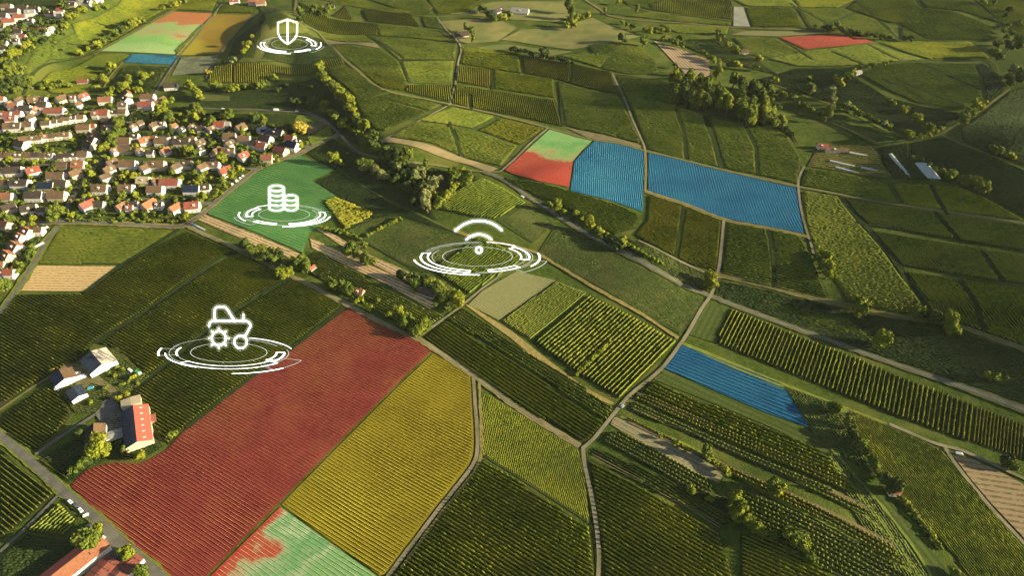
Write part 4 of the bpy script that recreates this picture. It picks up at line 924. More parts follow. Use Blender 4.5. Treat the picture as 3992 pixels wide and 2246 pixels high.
HB = [  # block, crop, houses: x, y of the foot of the near wall, length along the ridge in crop pixels, ridge angle, roof
 ("in the block below the wood", 'A', [(40, 390, 120, 5, 'o'), (165, 480, 130, 70, 'b'), (365, 430, 150, 65, 'b'), (660, 425, 210, 25, 'b'), (840, 400, 160, 0, 'k'), (280, 540, 180, 0, 'o'), (510, 590, 210, 0, 'k'),
   (690, 620, 160, 100, 'o'), (850, 510, 200, 0, 'k'), (1090, 630, 370, 0, 'r'), (1200, 400, 200, 60, 'b'), (1650, 335, 170, 60, 'r'), (1470, 350, 80, 0, 'r'), (1570, 500, 110, 50, 'b'), (2105, 410, 240, 8, 'o')]),
 ("at the far end of the curved street", 'A', [(100, 705, 230, 0, 'r'), (220, 800, 190, 5, 'r'), (370, 665, 130, 0, 'r'), (600, 770, 140, 60, 'b'), (250, 965, 320, 5, 'b'), (545, 925, 200, 5, 'b'), (20, 960, 100, 0, 'k')]),
 ("in the long brown roofed terrace", 'A', [(925, 890, 165, 8, 'b'), (1075, 850, 140, 8, 'b'), (1205, 825, 135, 8, 'b'), (1335, 800, 135, 8, 'b'), (1465, 775, 120, 8, 'k'), (1605, 755, 160, 8, 'b')]),
 ("around the lane behind the terrace", 'A', [(1670, 970, 250, 5, 'b'), (1850, 930, 130, 5, 'r'), (1920, 690, 120, 0, 'o'), (2080, 680, 210, 0, 'r'), (2110, 990, 150, -30, 'b'), (2010, 1150, 210, -10, 'b'), (1830, 1130, 150, -35, 'b'), (1860, 1230, 170, -30, 'b'),
   (1760, 1350, 220, -25, 'k'), (2180, 870, 220, 0, 'k')]),
 ("in the bent white terrace", 'A', [(480, 1220, 180, 20, 'b'), (640, 1190, 150, 12, 'b'), (770, 1180, 140, 10, 'b'), (900, 1150, 140, 8, 'o'), (1040, 1140, 140, 8, 'b'), (1180, 1120, 140, 8, 'b'), (1320, 1110, 150, 8, 'b'), (400, 1330, 230, -20, 'k')]),
 ("at the top of the main street", 'B', [(500, 290, 150, -55, 'o'), (455, 410, 190, -40, 'b'), (410, 510, 170, 0, 'b'), (230, 640, 130, 0, 'k'), (400, 640, 160, 0, 'b'), (900, 345, 250, 0, 'b'), (865, 515, 270, 0, 'r'), (1060, 450, 90, 0, 'o'), (1190, 400, 130, 60, 'b')]),
 ("in the upper garden row", 'B', [(600, 950, 130, 60, 'b'), (745, 890, 110, 60, 'b'), (1010, 930, 160, 60, 'b'), (1180, 880, 130, 0, 'b'), (1410, 940, 140, 60, 'o'), (1570, 1000, 120, 60, 'k'), (1800, 950, 170, 55, 'b'), (1990, 980, 150, 0, 'k'), (2170, 990, 150, 50, 'b'), (2350, 920, 200, 0, 'r'), (2510, 900, 100, 0, 'g')]),
 ("along the upper lane", 'B', [(430, 1250, 250, 0, 'b'), (650, 1140, 150, 0, 'k'), (830, 1250, 200, 30, 'o'), (1020, 1180, 120, 0, 'b'), (1180, 1240, 240, 0, 'b'), (1390, 1180, 120, 0, 'k'), (1590, 1260, 300, 0, 'k'), (1790, 1200, 150, 0, 'b'), (1940, 1280, 180, 50, 'b')]),
 ("behind the upper lane", 'B', [(230, 1440, 140, 60, 'b'), (460, 1400, 240, 0, 'b'), (740, 1440, 160, 60, 'b'), (960, 1460, 140, 0, 'k'), (1240, 1450, 180, 60, 'o'), (1970, 1420, 110, 40, 'k')]),
 ("at the village edge near the curved road", 'C', [(450, 520, 110, 0, 'g'), (700, 640, 200, 55, 'b'), (1120, 665, 180, 40, 's'), (1390, 730, 330, -15, 's'), (490, 800, 240, 0, 'b'), (780, 850, 220, 0, 'b'), (1200, 860, 240, -20, 'k'), (990, 950, 180, -15, 'k'), (1130, 990, 190, -15, 'r'),
   (480, 950, 180, 60, 'b'), (1700, 830, 180, -20, 'r'), (1850, 900, 110, -20, 'b'), (1740, 1000, 240, -25, 's'), (1500, 1090, 250, -25, 'r'), (220, 1080, 150, 60, 'b'), (140, 1195, 120, 30, 'k'), (470, 1085, 240, 0, 'b'), (750, 1200, 200, 50, 'r'), (1240, 1235, 210, 0, 'r')]),
 ("along the middle lane", 'F', [(250, 330, 300, 0, 'b'), (580, 405, 200, 55, 'b'), (830, 345, 300, 0, 'b'), (1210, 400, 180, 55, 'b'), (1430, 310, 190, 0, 'k'), (1730, 400, 190, 55, 'b'), (1980, 330, 190, 0, 'b'), (2190, 490, 230, 45, 'r')]),
 ("between the middle and the lower lane", 'F', [(560, 660, 230, 0, 't'), (810, 680, 120, 50, 'b'), (1090, 700, 360, 0, 'r'), (800, 850, 290, 0, 'b'), (210, 820, 260, 0, 'b'), (1530, 840, 300, 0, 's'), (1790, 800, 190, 8, 'k')]),
 ("in the lowest row above the town road", 'F', [(100, 1190, 190, 60, 'o'), (390, 1140, 150, 0, 'k'), (640, 1180, 270, 60, 'o'), (870, 1130, 130, 0, 'k'), (1180, 1240, 230, 55, 'o'), (1530, 1190, 260, 10, 'r'), (290, 1190, 90, 0, 'r')]),
 ("in the terrace facing the middle lane", 'E', [(50, 140, 150, 0, 'b'), (180, 140, 130, 0, 'b'), (320, 140, 130, 0, 'b'), (450, 140, 130, 0, 'b'), (590, 140, 130, 0, 'b'), (730, 140, 130, 0, 'k'), (870, 140, 130, 0, 'b'), (1010, 135, 130, 0, 'b'), (1240, 150, 120, 0, 'k'), (1370, 140, 120, 0, 'k'), (1500, 135, 120, 0, 'k'), (1680, 130, 190, 0, 'b')]),
 ("along the winding side street", 'E', [(50, 460, 140, 5, 'k'), (270, 460, 300, 5, 'k'), (640, 490, 240, 35, 'r'), (1120, 560, 320, 0, 'b'), (1490, 540, 210, 50, 'b'), (1260, 350, 200, 0, 'b'), (1580, 350, 230, 0, 'o'), (2240, 320, 200, 50, 'b'), (2170, 450, 200, 50, 'b'), (2100, 600, 200, 50, 'b'), (2010, 820, 280, 0, 'b')]),
 ("in the dense block by the side street", 'E', [(70, 690, 200, 0, 'b'), (400, 720, 330, 0, 'k'), (920, 760, 300, 0, 's'), (1220, 720, 240, 0, 'k'), (690, 970, 330, 0, 'k'), (1140, 960, 320, 0, 'b'), (130, 990, 230, 0, 'o')]),
 ("at the lower end of the side street", 'E', [(150, 1230, 240, 35, 'k'), (550, 1250, 260, 20, 'k'), (860, 1250, 150, 0, 'b'), (1720, 1200, 270, 55, 'r'), (1990, 1130, 190, 0, 'k')]),
 ("in the orange row beside the vineyard", 'G', [(90, 230, 220, -25, 'o'), (510, 380, 250, -30, 'o'), (400, 470, 140, -30, 'o'), (270, 690, 270, -35, 'o'), (120, 860, 240, -35, 'o'), (20, 1000, 110, 0, 'o'), (200, 1180, 190, 0, 'r'), (40, 1170, 120, 0, 'g'), (790, 310, 110, 0, 'b')]),
 ("in the shaded far hamlet", 'H', [(130, 200, 190, 0, 'b'), (250, 300, 240, 0, 'k'), (60, 400, 170, 0, 'k'), (380, 420, 210, 15, 'r'), (160, 510, 230, 15, 'r'), (450, 230, 210, 0, 'k'), (680, 260, 200, 0, 'k'), (600, 330, 180, 10, 'g'), (1000, 340, 180, -10, 'k'), (1160, 350, 130, 20, 'g'), (1220, 270, 150, 0, 'r'),
   (600, 490, 130, 0, 'k'), (320, 640, 90, 60, 'k'), (380, 720, 150, 0, 'k'), (40, 620, 110, 0, 'k'), (870, 700, 150, 0, 'r'), (1020, 650, 60, 60, 'g'), (200, 820, 90, -30, 'g'), (310, 820, 80, 0, 'g'), (610, 720, 90, 30, 'k'), (1440, 160, 150, 0, 'k'), (1480, 60, 160, 0, 'k'), (1760, 130, 150, -20, 'k'), (1640, 110, 100, 0, 'g'),
   (1900, 50, 90, 0, 'k'), (2000, 35, 90, 0, 'g'), (460, 800, 120, 0, 'r'), (100, 940, 100, 0, 'k'), (60, 1060, 120, 0, 'k'), (340, 900, 120, 0, 'k')]),
]
HOUSES = []
for desc, crop, lst in HB:
    items = sorted(lst, key=lambda t: -t[0])
    for k, (x, y, ln, ang, rc) in enumerate(items):
        p = Q(crop, x, y); s = pxm(p) * 5.152
        a = R(ang); eff = ln / s
        Lm = eff if abs(ang) < 30 else eff * 0.95
        Lm *= 1.04
        Lm = max(7.5, min(Lm, 26)); Wm = max(7.5, min(12.5, 0.85 * Lm if Lm < 13 else 11.5))
        if crop == 'H': Wm *= 0.9
        b = g1(p)
        r_ = house(b, Lm, Wm, ang, rc, eave=random.uniform(4.6, 5.9), label="%s roofed house, %s from the fields, %s" % (ROOF[rc][0].replace(" tiled", "").replace(" covered", ""), ordinal(k + 1), desc), group="village houses")
        HOUSES.append((r_, p))
# two red roofed houses far up and the white house by the lane
for p, rc, lab in (((912, 16), 'r', "red roofed house beyond the ochre field"), ((985, 20), 'r', "red roofed house where the far street leaves the ochre field"), ((1015, 24), 'o', "small orange roofed house at the last bend of the far street")):
    house(g1(p), 16, 11, 10, rc, label=lab, group="far houses")
house(g1(Q('B', 1360, 120)), 17, 11, 8, 'k', label="white house with dark roof alone beside the straight lane", group="far houses")
for p, L_, W_, ang, rc, lab in (((1285, 30), 15, 10, 10, 'k', "grey roofed farmhouse among trees at the far vineyard"), (T(2, 0, 70, 150), 30, 16, -12, 'g', "long pale roofed barn among the far pastures"),
        (T(1, 0, 2430, 140), 20, 12, 50, 'k', "dark roofed barn beside the long pale roofed barn"), (T(1, 0, 2050, 385), 22, 13, 20, 'k', "dark roofed winery at the bend of the pale road"),
        (T(2, 0, 2330, 545), 10, 8, 0, 'b', "small brown hut in the hedge below the far road"), (T(3, 0, 915, 755), 8, 6, 10, 'g', "small white hut at the tip of the curved vineyard"),
        (T(1, 2, 1030, 85), 8, 6, -20, 'o', "small orange roofed garden hut beside the farm road"), (T(1, 2, 1700, 110), 18, 9, -25, 'k', "long dark shed under the trees by the tan strip"),
        (T(3, 3, 1270, 650), 7, 5, 0, 'r', "tiny red roofed hut at the head of the dark hedge"), (T(1, 1, 555, 1290), 6, 4, 60, 'r', "small red shed between the hedge and the tan strip"), (T(0, 0, 830, 850), 14, 8, 5, 'r', "low red roofed shed on the slope above the village"),
        (T(3, 1, 700, 95), 24, 6, -6, 'b', "long red roofed nursery shed beside the tunnels"), (T(3, 1, 560, 60), 12, 8, -6, 'r', "square red roofed shed behind the nursery shed")):
    house(g1(p), L_, W_, ang, rc, eave=3.2, label=lab, name="farm_building" if L_ > 14 else "hut")

# ---------------------------------------------------------------- the farm
def building(name, p, L_, W_, ang, eave, rise, wallm, roof_near, roof_far, label, lift=None):
    c = g1(p, eave)                                 # p: the middle of the roof
    root = empty(name, (c[0], c[1], float(height(c[0], c[1]))), R(ang))
    gable(root, L_, W_, eave, rise, wallm, roof_near, roof_far, ov=0.35)
    tag(root, label, "farm building")
    return root
def skylights(root, L_, W_, eave, rise, side, n, m, rows=1, name="skylight"):
    k = rise / (W_ / 2)
    for i in range(n):
        for j in range(rows):
            b = MB(); x = -L_ / 2 + (i + 0.5) * L_ / n; yv = side * W_ / 2 * ((j + 0.5) / rows)
            zc = eave + rise - abs(yv) * k + 0.3
            b.box(-0.38, 0.38, -0.8, 0.8, 0, 0.08)
            o = b.build(name, m, root); o.location = (x, yv, zc); o.rotation_euler = (-side * math.atan(k), 0, 0)
def panel_lines(root, L_, W_, eave, rise, side, n):
    k = rise / (W_ / 2); m = plain("panel_frame", (0.09, 0.11, 0.14), 0.6, 0.1)
    for i in range(n):
        b = MB(); x = -L_ / 2 + (i + 0.5) * L_ / n; hl = W_ / 2 * 0.94 * math.hypot(1, k) / 2
        b.box(-0.11, 0.11, -hl, hl, 0, 0.05)
        o = b.build("panel_rail", m, root); yv = side * W_ / 4; o.location = (x, yv, eave + rise / 2 + 0.31); o.rotation_euler = (-side * math.atan(k), 0, 0)
SOL = ROOF['s'][1]
M_TINW = plain("pale_sheet_roof", (0.42, 0.36, 0.27), 0.6, 0.3, var=0.05)
M_SKY = plain("skylight_glass", (0.72, 0.70, 0.62), 0.4, 0.4)
M_CORAL = plain("coral_roof", (0.42, 0.085, 0.055), 0.7, 0.2, var=0.05)
b = building("barn", Q('K', 1425, 330), 20.5, 20.5, -43, 5.2, 3.4, M_WALL, SOL, M_TINW, "large white barn, one roof slope solar panels and the other pale")
panel_lines(b, 20.5, 20.5, 5.2, 3.4, -1, 13); skylights(b, 20.5, 20.5, 5.2, 3.4, 1, 4, M_SKY, 2)
b = building("barn", Q('K', 845, 600), 13.0, 16.0, -47, 5.0, 3.0, M_WALL, SOL, ROOF['b'][1], "white barn with dark panels and a brown strip of roof")
b = building("barn", Q('K', 1060, 870), 12.5, 11.0, -44, 4.0, 1.6, M_WALL, SOL, SOL, "small barn with a square solar roof and pale rim")
panel_lines(b, 12.5, 11.0, 4.0, 1.6, -1, 8); panel_lines(b, 12.5, 11.0, 4.0, 1.6, 1, 8)
b = building("barn", (533, 1662), 36, 18, -63, 5.5, 3.4, M_CREAM, SOL, M_CORAL, "long barn with one coral roof slope and one solar slope")
panel_lines(b, 36, 18, 5.5, 3.4, -1, 22); skylights(b, 36, 18, 5.5, 3.4, 1, 6, M_SKY)
building("annex", (510, 1567), 8, 13, -63, 5.0, 0.5, M_CREAM, ROOF['t'][1], ROOF['t'][1], "flat tan roofed annex at the far end of the coral barn")
building("farmhouse", (372, 1692), 14, 13, -66, 5.2, 3.6, M_WALL, ROOF['k'][1], ROOF['b'][1], "farmhouse with one brown and one dark roof slope")
building("lean_to", (455, 1690), 14, 7, 25, 3.4, 0.5, M_WALL, ROOF['g'][1], ROOF['g'][1], "low grey roofed passage between farmhouse and coral barn")
building("shed", (590, 1633), 6.5, 5.5, -63, 2.8, 0.5, M_BRICK, ROOF['r'][1], ROOF['r'][1], "small square red roofed shed beside the coral barn")
building("shed", (558, 1600), 8, 4, -63, 2.2, 0.4, M_CREAM, ROOF['t'][1], ROOF['t'][1], "low timber lean-to covered in pallets beside the coral barn")
building("shed", T(0, 2, 1290, 1120), 8, 5, 20, 2.5, 0.4, M_BRICK, plain("dark_red_sheet", (0.22, 0.05, 0.04)), plain("dark_red_sheet", (0.22, 0.05, 0.04)), "dark red flat shed behind the tan annex")
b = building("winery", T(0, 3, 715, 1330), 40, 15, 54, 5.5, 2.6, M_WALL, ROOF['o'][1], M_CORAL, "long coral roofed winery at the bottom edge of the view")
skylights(b, 40, 15, 5.5, 2.6, -1, 2, M_GLASS)
for p, lab in ((T(0, 3, 975, 1440), "red roofed hall with rows of dark skylights beside the winery"), (T(0, 3, 1225, 1400), "red roofed hall with skylights under the round tree")):
    b = building("hall", p, 22, 11, 66, 4.5, 0.9, M_WALL, ROOF['r'][1], ROOF['r'][1], lab)
    skylights(b, 22, 11, 4.5, 0.9, 1, 5, M_GLASS, 2); skylights(b, 22, 11, 4.5, 0.9, -1, 5, M_GLASS, 2)

# ---------------------------------------------------------------- vehicles
M_HOOPV = plain("wheel_rim", (0.45, 0.45, 0.45), 0.4, 0.4)
M_TYRE = plain("tyre_rubber", (0.02, 0.02, 0.02), 0.9, 0.1)
def vehicle(p, ang, col, label, cat="car", L_=4.4, W_=1.8, H_=1.45, van=False):
    q = g1(p)
    root = empty({"car": "parked_car", "van": "parked_van", "trailer": "trailer", "truck": "parked_truck"}[cat], (q[0], q[1], q[2] + 0.43), R(ang))
    m = plain("paint_%.2f_%.2f_%.2f" % col, col, 0.3, 0.5, var=0.02)
    x = L_ / 2; w = W_ / 2
    if van: prof = [(-x, .35), (x, .35), (x, .95), (x - .5, 1.1), (x - 1.1, H_ - .05), (x - 1.4, H_), (-x + .05, H_), (-x, H_ - .1)]
    else: prof = [(-x, .32), (x, .32), (x, .68), (x - .3, .85), (x - 1.15, .95), (x - 1.75, H_), (-x + .9, H_), (-x + .15, 1.0), (-x, .85)]
    b = MB(); b.prism([(a, -w, c) for a, c in prof], (0, W_, 0)); b.build("body", m, root)
    g = MB()
    if van:
        g.box(x - 2.0, x - 1.2, -w - .02, w + .02, 1.15, H_ - .35); g.box(x - 1.0, x - 0.75, -w + .15, w - .15, 1.1, H_ - .3)
    else:
        g.prism([(x - 1.3, -w - .02, .98), (x - 1.8, -w - .02, H_ - .12), (-x + .95, -w - .02, H_ - .12), (-x + .35, -w - .02, 1.0)], (0, W_ + .04, 0))
        g.prism([(x - 1.2, -w + .15, .99), (x - 1.7, -w + .15, H_ - .04), (x - 1.6, -w + .15, H_ + .0), (x - 1.1, -w + .15, 1.03)], (0, W_ - .3, 0))
    g.build("window_band", M_GLASS, root)
    for sx in (-1, 1):
        for sy in (-1, 1):
            t = MB(); n = 12
            t.prism([(.33 * math.cos(k * 2 * math.pi / n), -.11, .33 * math.sin(k * 2 * math.pi / n)) for k in range(n)], (0, .22, 0))
            o = t.build("wheel", M_TYRE, root); o.location = (sx * (x - .85), sy * (w - .1), .33)
            t = MB(); t.prism([(.19 * math.cos(k * 2 * math.pi / n), -.125, .19 * math.sin(k * 2 * math.pi / n)) for k in range(n)], (0, .25, 0)); t.build("rim", M_HOOPV, o)
    for sy in (-1, 1):
        h = MB(); h.box(x - .02, x + .03, sy * (w - .35) - .18, sy * (w - .35) + .18, .58, .74); h.build("headlight", plain("headlamp", (0.8, 0.8, 0.75), .2), root)
    tag(root, label, cat, "parked vehicles")
    return root
t03 = lambda x, y: T(0, 3, x, y)
vehicle(t03(712, 714), -35, (.62, .64, .66), "silver estate car parked first in the line by the junction", L_=4.8)
vehicle(t03(768, 750), -42, (.06, .07, .09), "black car between the two silver cars by the junction")
vehicle(t03(814, 794), -38, (.55, .58, .62), "silver hatchback behind the black car by the junction", L_=4.6)
vehicle(t03(868, 848), 28, (.70, .68, .62), "small pale trailer at the end of the parked line", "trailer", 3.2, 1.7, 1.2, True)
vehicle(t03(842, 1035), 62, (.05, .06, .07), "dark car parked behind the roadside bushes")
vehicle(t03(802, 1118), 62, (.38, .58, .64), "pale blue car in front of the coral winery", L_=4.8)
vehicle(t03(1018, 1098), 62, (.80, .80, .78), "white delivery van parked beside the bushes", "van", 5.6, 2.1, 2.4, True)
vehicle(t03(1165, 1290), 62, (.05, .05, .06), "black car beside the round tree at the halls")
vehicle(t03(900, 955), 55, (.04, .045, .05), "dark car squeezed between the road and the bushes")
vehicle(Q('K', 1090, 566), 25, (.82, .81, .76), "white van against the wall of the brown striped barn", "van", 4.8, 2.0, 2.0, True)
vehicle(Q('K', 1170, 628), 28, (.84, .83, .80), "white camper van on the gravel yard", "van", 6.6, 2.4, 2.8, True)
vehicle(Q('K', 1310, 800), 25, (.03, .30, .42), "turquoise car on the grass below the gravel yard")
vehicle(Q('K', 2110, 552), -30, (.04, .30, .09), "green flatbed truck at the edge of the farm garden", "truck", 5.6, 2.2, 2.2, True)
vehicle(Q('K', 1980, 512), -35, (.70, .66, .60), "long pale trailer beside the green truck", "trailer", 5.5, 2.0, 1.6, True)
vehicle(Q('K', 770, 812), 25, (.62, .66, .62), "pale green van in the shade below the barns", "van", 4.8, 2.0, 2.0, True)
vehicle(Q('C', 1430, 165), 0, (.72, .74, .76), "white van alone on the upper curved road", "van", 6.5, 2.3, 2.6, True)
vehicle(Q('C', 355, 135), -5, (.78, .80, .82), "white car on the upper curved road near the tall tree")
vehicle(Q('C', 1840, 185), 0, (.45, .46, .46), "grey car on the upper curved road beyond the van")
vehicle(T(2, 2, 1097, 1196), 45, (.30, .32, .36), "small dark tractor-like car driving on the pale road", L_=3.6)
vehicle(T(0, 1, 420, 815), 0, (.08, .08, .09), "black car on the town road at the vineyard corner")
vehicle(Q('E', 1820, 530), 60, (.72, .75, .78), "white car parked on the winding side street")
vehicle(Q('E', 980, 205), 0, (.70, .74, .78), "pale car in front of the straight terrace")
vehicle(Q('E', 1520, 935), 0, (.55, .08, .07), "red car at the corner of the lower street")
vehicle(T(3, 3, 1920, 232), -12, (.28, .33, .32), "pale green machine parked at the fork of the pale roads", "trailer", 5, 2.0, 1.5, True)
vehicle(T(2, 1, 92, 535), -35, (.6, .62, .62), "tiny white car on the diagonal main road")
vehicle(Q('B', 2080, 1080), 0, (.78, .78, .76), "white car on the upper lane")
# ---------------------------------------------------------------- poly tunnels
M_FILM = plain("tunnel_film", (0.36, 0.37, 0.33), 0.5, 0.3, var=0.08)
M_HOOP = plain("tunnel_hoop", (0.32, 0.33, 0.30), 0.6)
def tunnel(a, b, w, label):
    A, B = g1(a), g1(b); d = (B - A)[:2]; L_ = math.hypot(*d); c = (A + B) / 2
    root = empty("poly_tunnel", (c[0], c[1], float(height(c[0], c[1])) + 0.2), math.atan2(d[1], d[0]))
    def arch(x0, x1, r0, r1, m, name):
        V, F = [], []; n = 10
        for x in (x0, x1):
            for rr in (r0, r1):
                for k in range(n + 1):
                    t = math.pi * k / n; V.append((x, rr * math.cos(t), rr * math.sin(t) * 0.75))
        def q(i, j): return i * (n + 1) + j
        for k in range(n):
            F += [[q(1, k), q(1, k + 1), q(3, k + 1), q(3, k)], [q(0, k), q(2, k), q(2, k + 1), q(0, k + 1)], [q(0, k), q(0, k + 1), q(1, k + 1), q(1, k)], [q(2, k), q(3, k), q(3, k + 1), q(2, k + 1)]]
        return mesh_obj(name, V, F, m, root)
    arch(-L_ / 2, L_ / 2, w / 2 - .08, w / 2, M_FILM, "film_cover")
    n = max(3, int(L_ / 5))
    for k in range(n + 1):
        x = -L_ / 2 + k * L_ / n
        arch(x - .15, x + .15, w / 2 + .02, w / 2 + .14, M_HOOP, "hoop")
    tag(root, label, "poly tunnel", "nursery tunnels")
t31 = lambda x, y: T(3, 1, x, y)
for a, b, w, lab in (((820, 98), (1052, 118), 4, "white poly tunnel running on from the red nursery shed"), ((625, 178), (902, 226), 4, "cream poly tunnel in front of the nursery shed"), ((680, 242), (962, 296), 3.6, "white poly tunnel below the cream one"),
        ((935, 245), (1170, 272), 3.6, "short white tunnel at the end of the cream one"), ((1232, 112), (1456, 352), 4.4, "long white tunnel alone across the dark plot"),
        ((1500, 205), (1640, 345), 5, "white tunnel of four side by side, nursery shed side"), ((1530, 205), (1668, 350), 5, "white tunnel of four side by side, second from the shed side"),
        ((1560, 208), (1698, 355), 5, "white tunnel of four side by side, third from the shed side"), ((1588, 212), (1728, 358), 5, "white tunnel of four side by side, hedge side")):
    tunnel(t31(*a), t31(*b), w, lab)
t01 = lambda x, y: T(0, 1, x, y)
tunnel(t01(1925, 800), t01(2060, 870), 2.6, "thin white tunnel in the plot below the town road corner")
for k, (x, y) in enumerate(((645, 212), (650, 240), (905, 200), (800, 530))):   # garden tents seen as white canopies beside the vineyard road
    if k < 2: continue
    p = Q('G', x, y); q = g1(p); r_ = empty("garden_canopy", (q[0], q[1], q[2]), R(60))
    b = MB(); L2 = 4.5 if k == 3 else 4
    b.prism([(-L2, -2, 2.4), (-L2, 2, 2.4), (-L2, 0, 3.3)], (2 * L2, 0, 0)); b.build("canopy_roof", M_WALL, r_)
    for sx in (-1, 1):
        for sy in (-1, 1):
            c = MB(); c.box(sx * (L2 - .2) - .06, sx * (L2 - .2) + .06, sy * 1.8 - .06, sy * 1.8 + .06, 0, 2.4); c.build("post", M_HOOP, r_)
    tag(r_, ("white canopy at the corner of the orange roofed row", "long white canopy beside the vineyard road")[k - 2], "canopy")
for k, (x, y) in enumerate(((2345, 620), (2435, 555), (2505, 500), (2560, 455))):
    q = g1(Q('F', x, y)); b = MB(); n = 10; r0 = 1.9 if k == 1 else 1.4
    V, F = [], []
    for i, (rr, z) in enumerate(((r0, 0), (r0, 1.1), (r0 * .85, 1.8), (r0 * .45, 2.2), (0.01, 2.3))):
        V += [(rr * math.cos(2 * math.pi * j / n), rr * math.sin(2 * math.pi * j / n), z) for j in range(n)]
    for i in range(4): F += [[i * n + j, i * n + (j + 1) % n, (i + 1) * n + (j + 1) % n, (i + 1) * n + j] for j in range(n)]
    o = mesh_obj("silage_bale", V, F, plain("bale_wrap", (0.78, 0.76, 0.72), .5)); o.location = [float(v) for v in q]
    tag(o, "white wrapped bale by the edge road, %s from the junction with the lower lane" % ordinal(k + 1), "bale", "bales along the edge road")
# ---------------------------------------------------------------- trees
TL = {
    'g': ("green", leafmat("tree_leaves_green", (0.042, 0.072, 0.010), (0.105, 0.130, 0.017), 0.35)),
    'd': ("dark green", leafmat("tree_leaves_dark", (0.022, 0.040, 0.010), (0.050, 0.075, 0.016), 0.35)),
    'y': ("yellow green", leafmat("tree_leaves_yellow", (0.085, 0.115, 0.010), (0.165, 0.180, 0.016), 0.35)),
    'w': ("silvery", leafmat("tree_leaves_silver", (0.085, 0.105, 0.032), (0.145, 0.160, 0.052), 0.35)),
    'o': ("golden", leafmat("tree_leaves_gold", (0.24, 0.20, 0.03), (0.36, 0.28, 0.05), 0.35)),
}
M_BARK = plain("bark", (0.10, 0.075, 0.05), 0.95, 0.05)
def crown_geo(rnd, n, h, lobes, leaf, core=True, cone=0.0):
    """leaf-sized faces scattered over several lobes around the trunk; unit crown radius, height h."""
    Ls = []
    for k in range(lobes):
        a = rnd.uniform(0, 2 * math.pi); u = rnd.uniform(0.18, 0.92)
        rr = rnd.uniform(0.1, 0.62) * (1 - cone * u)
        r0 = rnd.uniform(0.30, 0.50) * (1 - 0.6 * cone * u)
        Ls.append((rr * math.cos(a), rr * math.sin(a), h * (0.22 + 0.62 * u), r0))
    Ls.append((0, 0, h * 0.62, 0.55 * (1 - .4 * cone)))
    V, F = [], []
    for i in range(n):
        lx, ly, lz, lr = Ls[rnd.integers(len(Ls))]
        d = rnd.normal(size=3); d /= np.linalg.norm(d)
        if d[2] < -0.45: d[2] *= -1
        r1 = lr * rnd.uniform(0.72, 1.12)
        c = np.array([lx, ly, lz]) + d * r1 * np.array([1, 1, 0.9 * h / 1.6])
        nn = d + rnd.normal(0, 0.55, 3); nn /= np.linalg.norm(nn)
        u = np.cross(nn, rnd.normal(size=3)); u /= np.linalg.norm(u); v = np.cross(nn, u)
        s = leaf * rnd.uniform(0.6, 1.3)
        b = len(V); V += [c - u * s - v * s * .7, c + u * s - v * s * .7, c + u * s * .7 + v * s, c - u * s * .7 + v * s]
        F.append([b, b + 1, b + 2, b + 3])
    if core:
        for lx, ly, lz, lr in Ls:
            b = len(V); m, q = 6, 4
            for i in range(q + 1):
                t = math.pi * i / q
                for j in range(m):
                    p = 2 * math.pi * j / m; rr = lr * 0.86 * rnd.uniform(.85, 1.1)
                    V.append(np.array([lx + rr * math.sin(t) * math.cos(p), ly + rr * math.sin(t) * math.sin(p), lz + rr * math.cos(t)]))
            for i in range(q):
                for j in range(m): F.append([b + i * m + j, b + (i + 1) * m + j, b + (i + 1) * m + (j + 1) % m, b + i * m + (j + 1) % m])
    return np.array(V), np.array(F)
def trunk_geo(h):
    V, F = [], []; n = 6
    for z, r in ((-0.3, .13), (h * .25, .09), (h * .6, .05)):
        V += [(r * math.cos(2 * math.pi * j / n), r * math.sin(2 * math.pi * j / n), z) for j in range(n)]
    for i in range(2): F += [[i * n + j, i * n + (j + 1) % n, (i + 1) * n + (j + 1) % n, (i + 1) * n + j] for j in range(n)]
    for k in range(3):                                # limbs
        a = 2.1 * k; b = len(V)
        for (x, z, r) in ((0.02, h * .28, .05), (.38, h * .55, .02)):
            V += [(x * math.cos(a) + r * math.cos(2 * math.pi * j / 4), x * math.sin(a) + r * math.sin(2 * math.pi * j / 4), z) for j in range(4)]
        F += [[b + j, b + (j + 1) % 4, b + 4 + (j + 1) % 4, b + 4 + j] for j in range(4)]
    return np.array(V), np.array(F)
trnd = np.random.default_rng(5)
CROWNS = {}
for shape, h, lobes, cone in (('round', 1.65, 9, 0.1), ('wide', 1.4, 11, 0.0), ('tall', 2.8, 12, 0.35), ('cone', 3.0, 12, 0.85), ('bush', 1.1, 6, 0.0)):
    for v in range(3):
        CROWNS[shape, v] = [crown_geo(trnd, 1300 if shape != 'bush' else 420, h, lobes, 0.085 if shape != 'bush' else 0.11, True, cone), crown_geo(trnd, 150, h, 6, 0.16, True, cone), h]
_cm = {}
def crown_mesh(shape, v, kind):
    k = (shape, v, kind)
    if k not in _cm:
        V, F = CROWNS[shape, v][0]
        o = mesh_obj("crown", V, F, TL[kind][1]); _cm[k] = o.data
        bpy.data.objects.remove(o)
    return _cm[k]
_tm = {}
def trunk_mesh(shape):
    if shape not in _tm:
        V, F = trunk_geo(CROWNS[shape, 0][2]); o = mesh_obj("trunk", V, F, M_BARK); _tm[shape] = o.data; bpy.data.objects.remove(o)
    return _tm[shape]
TREES = []
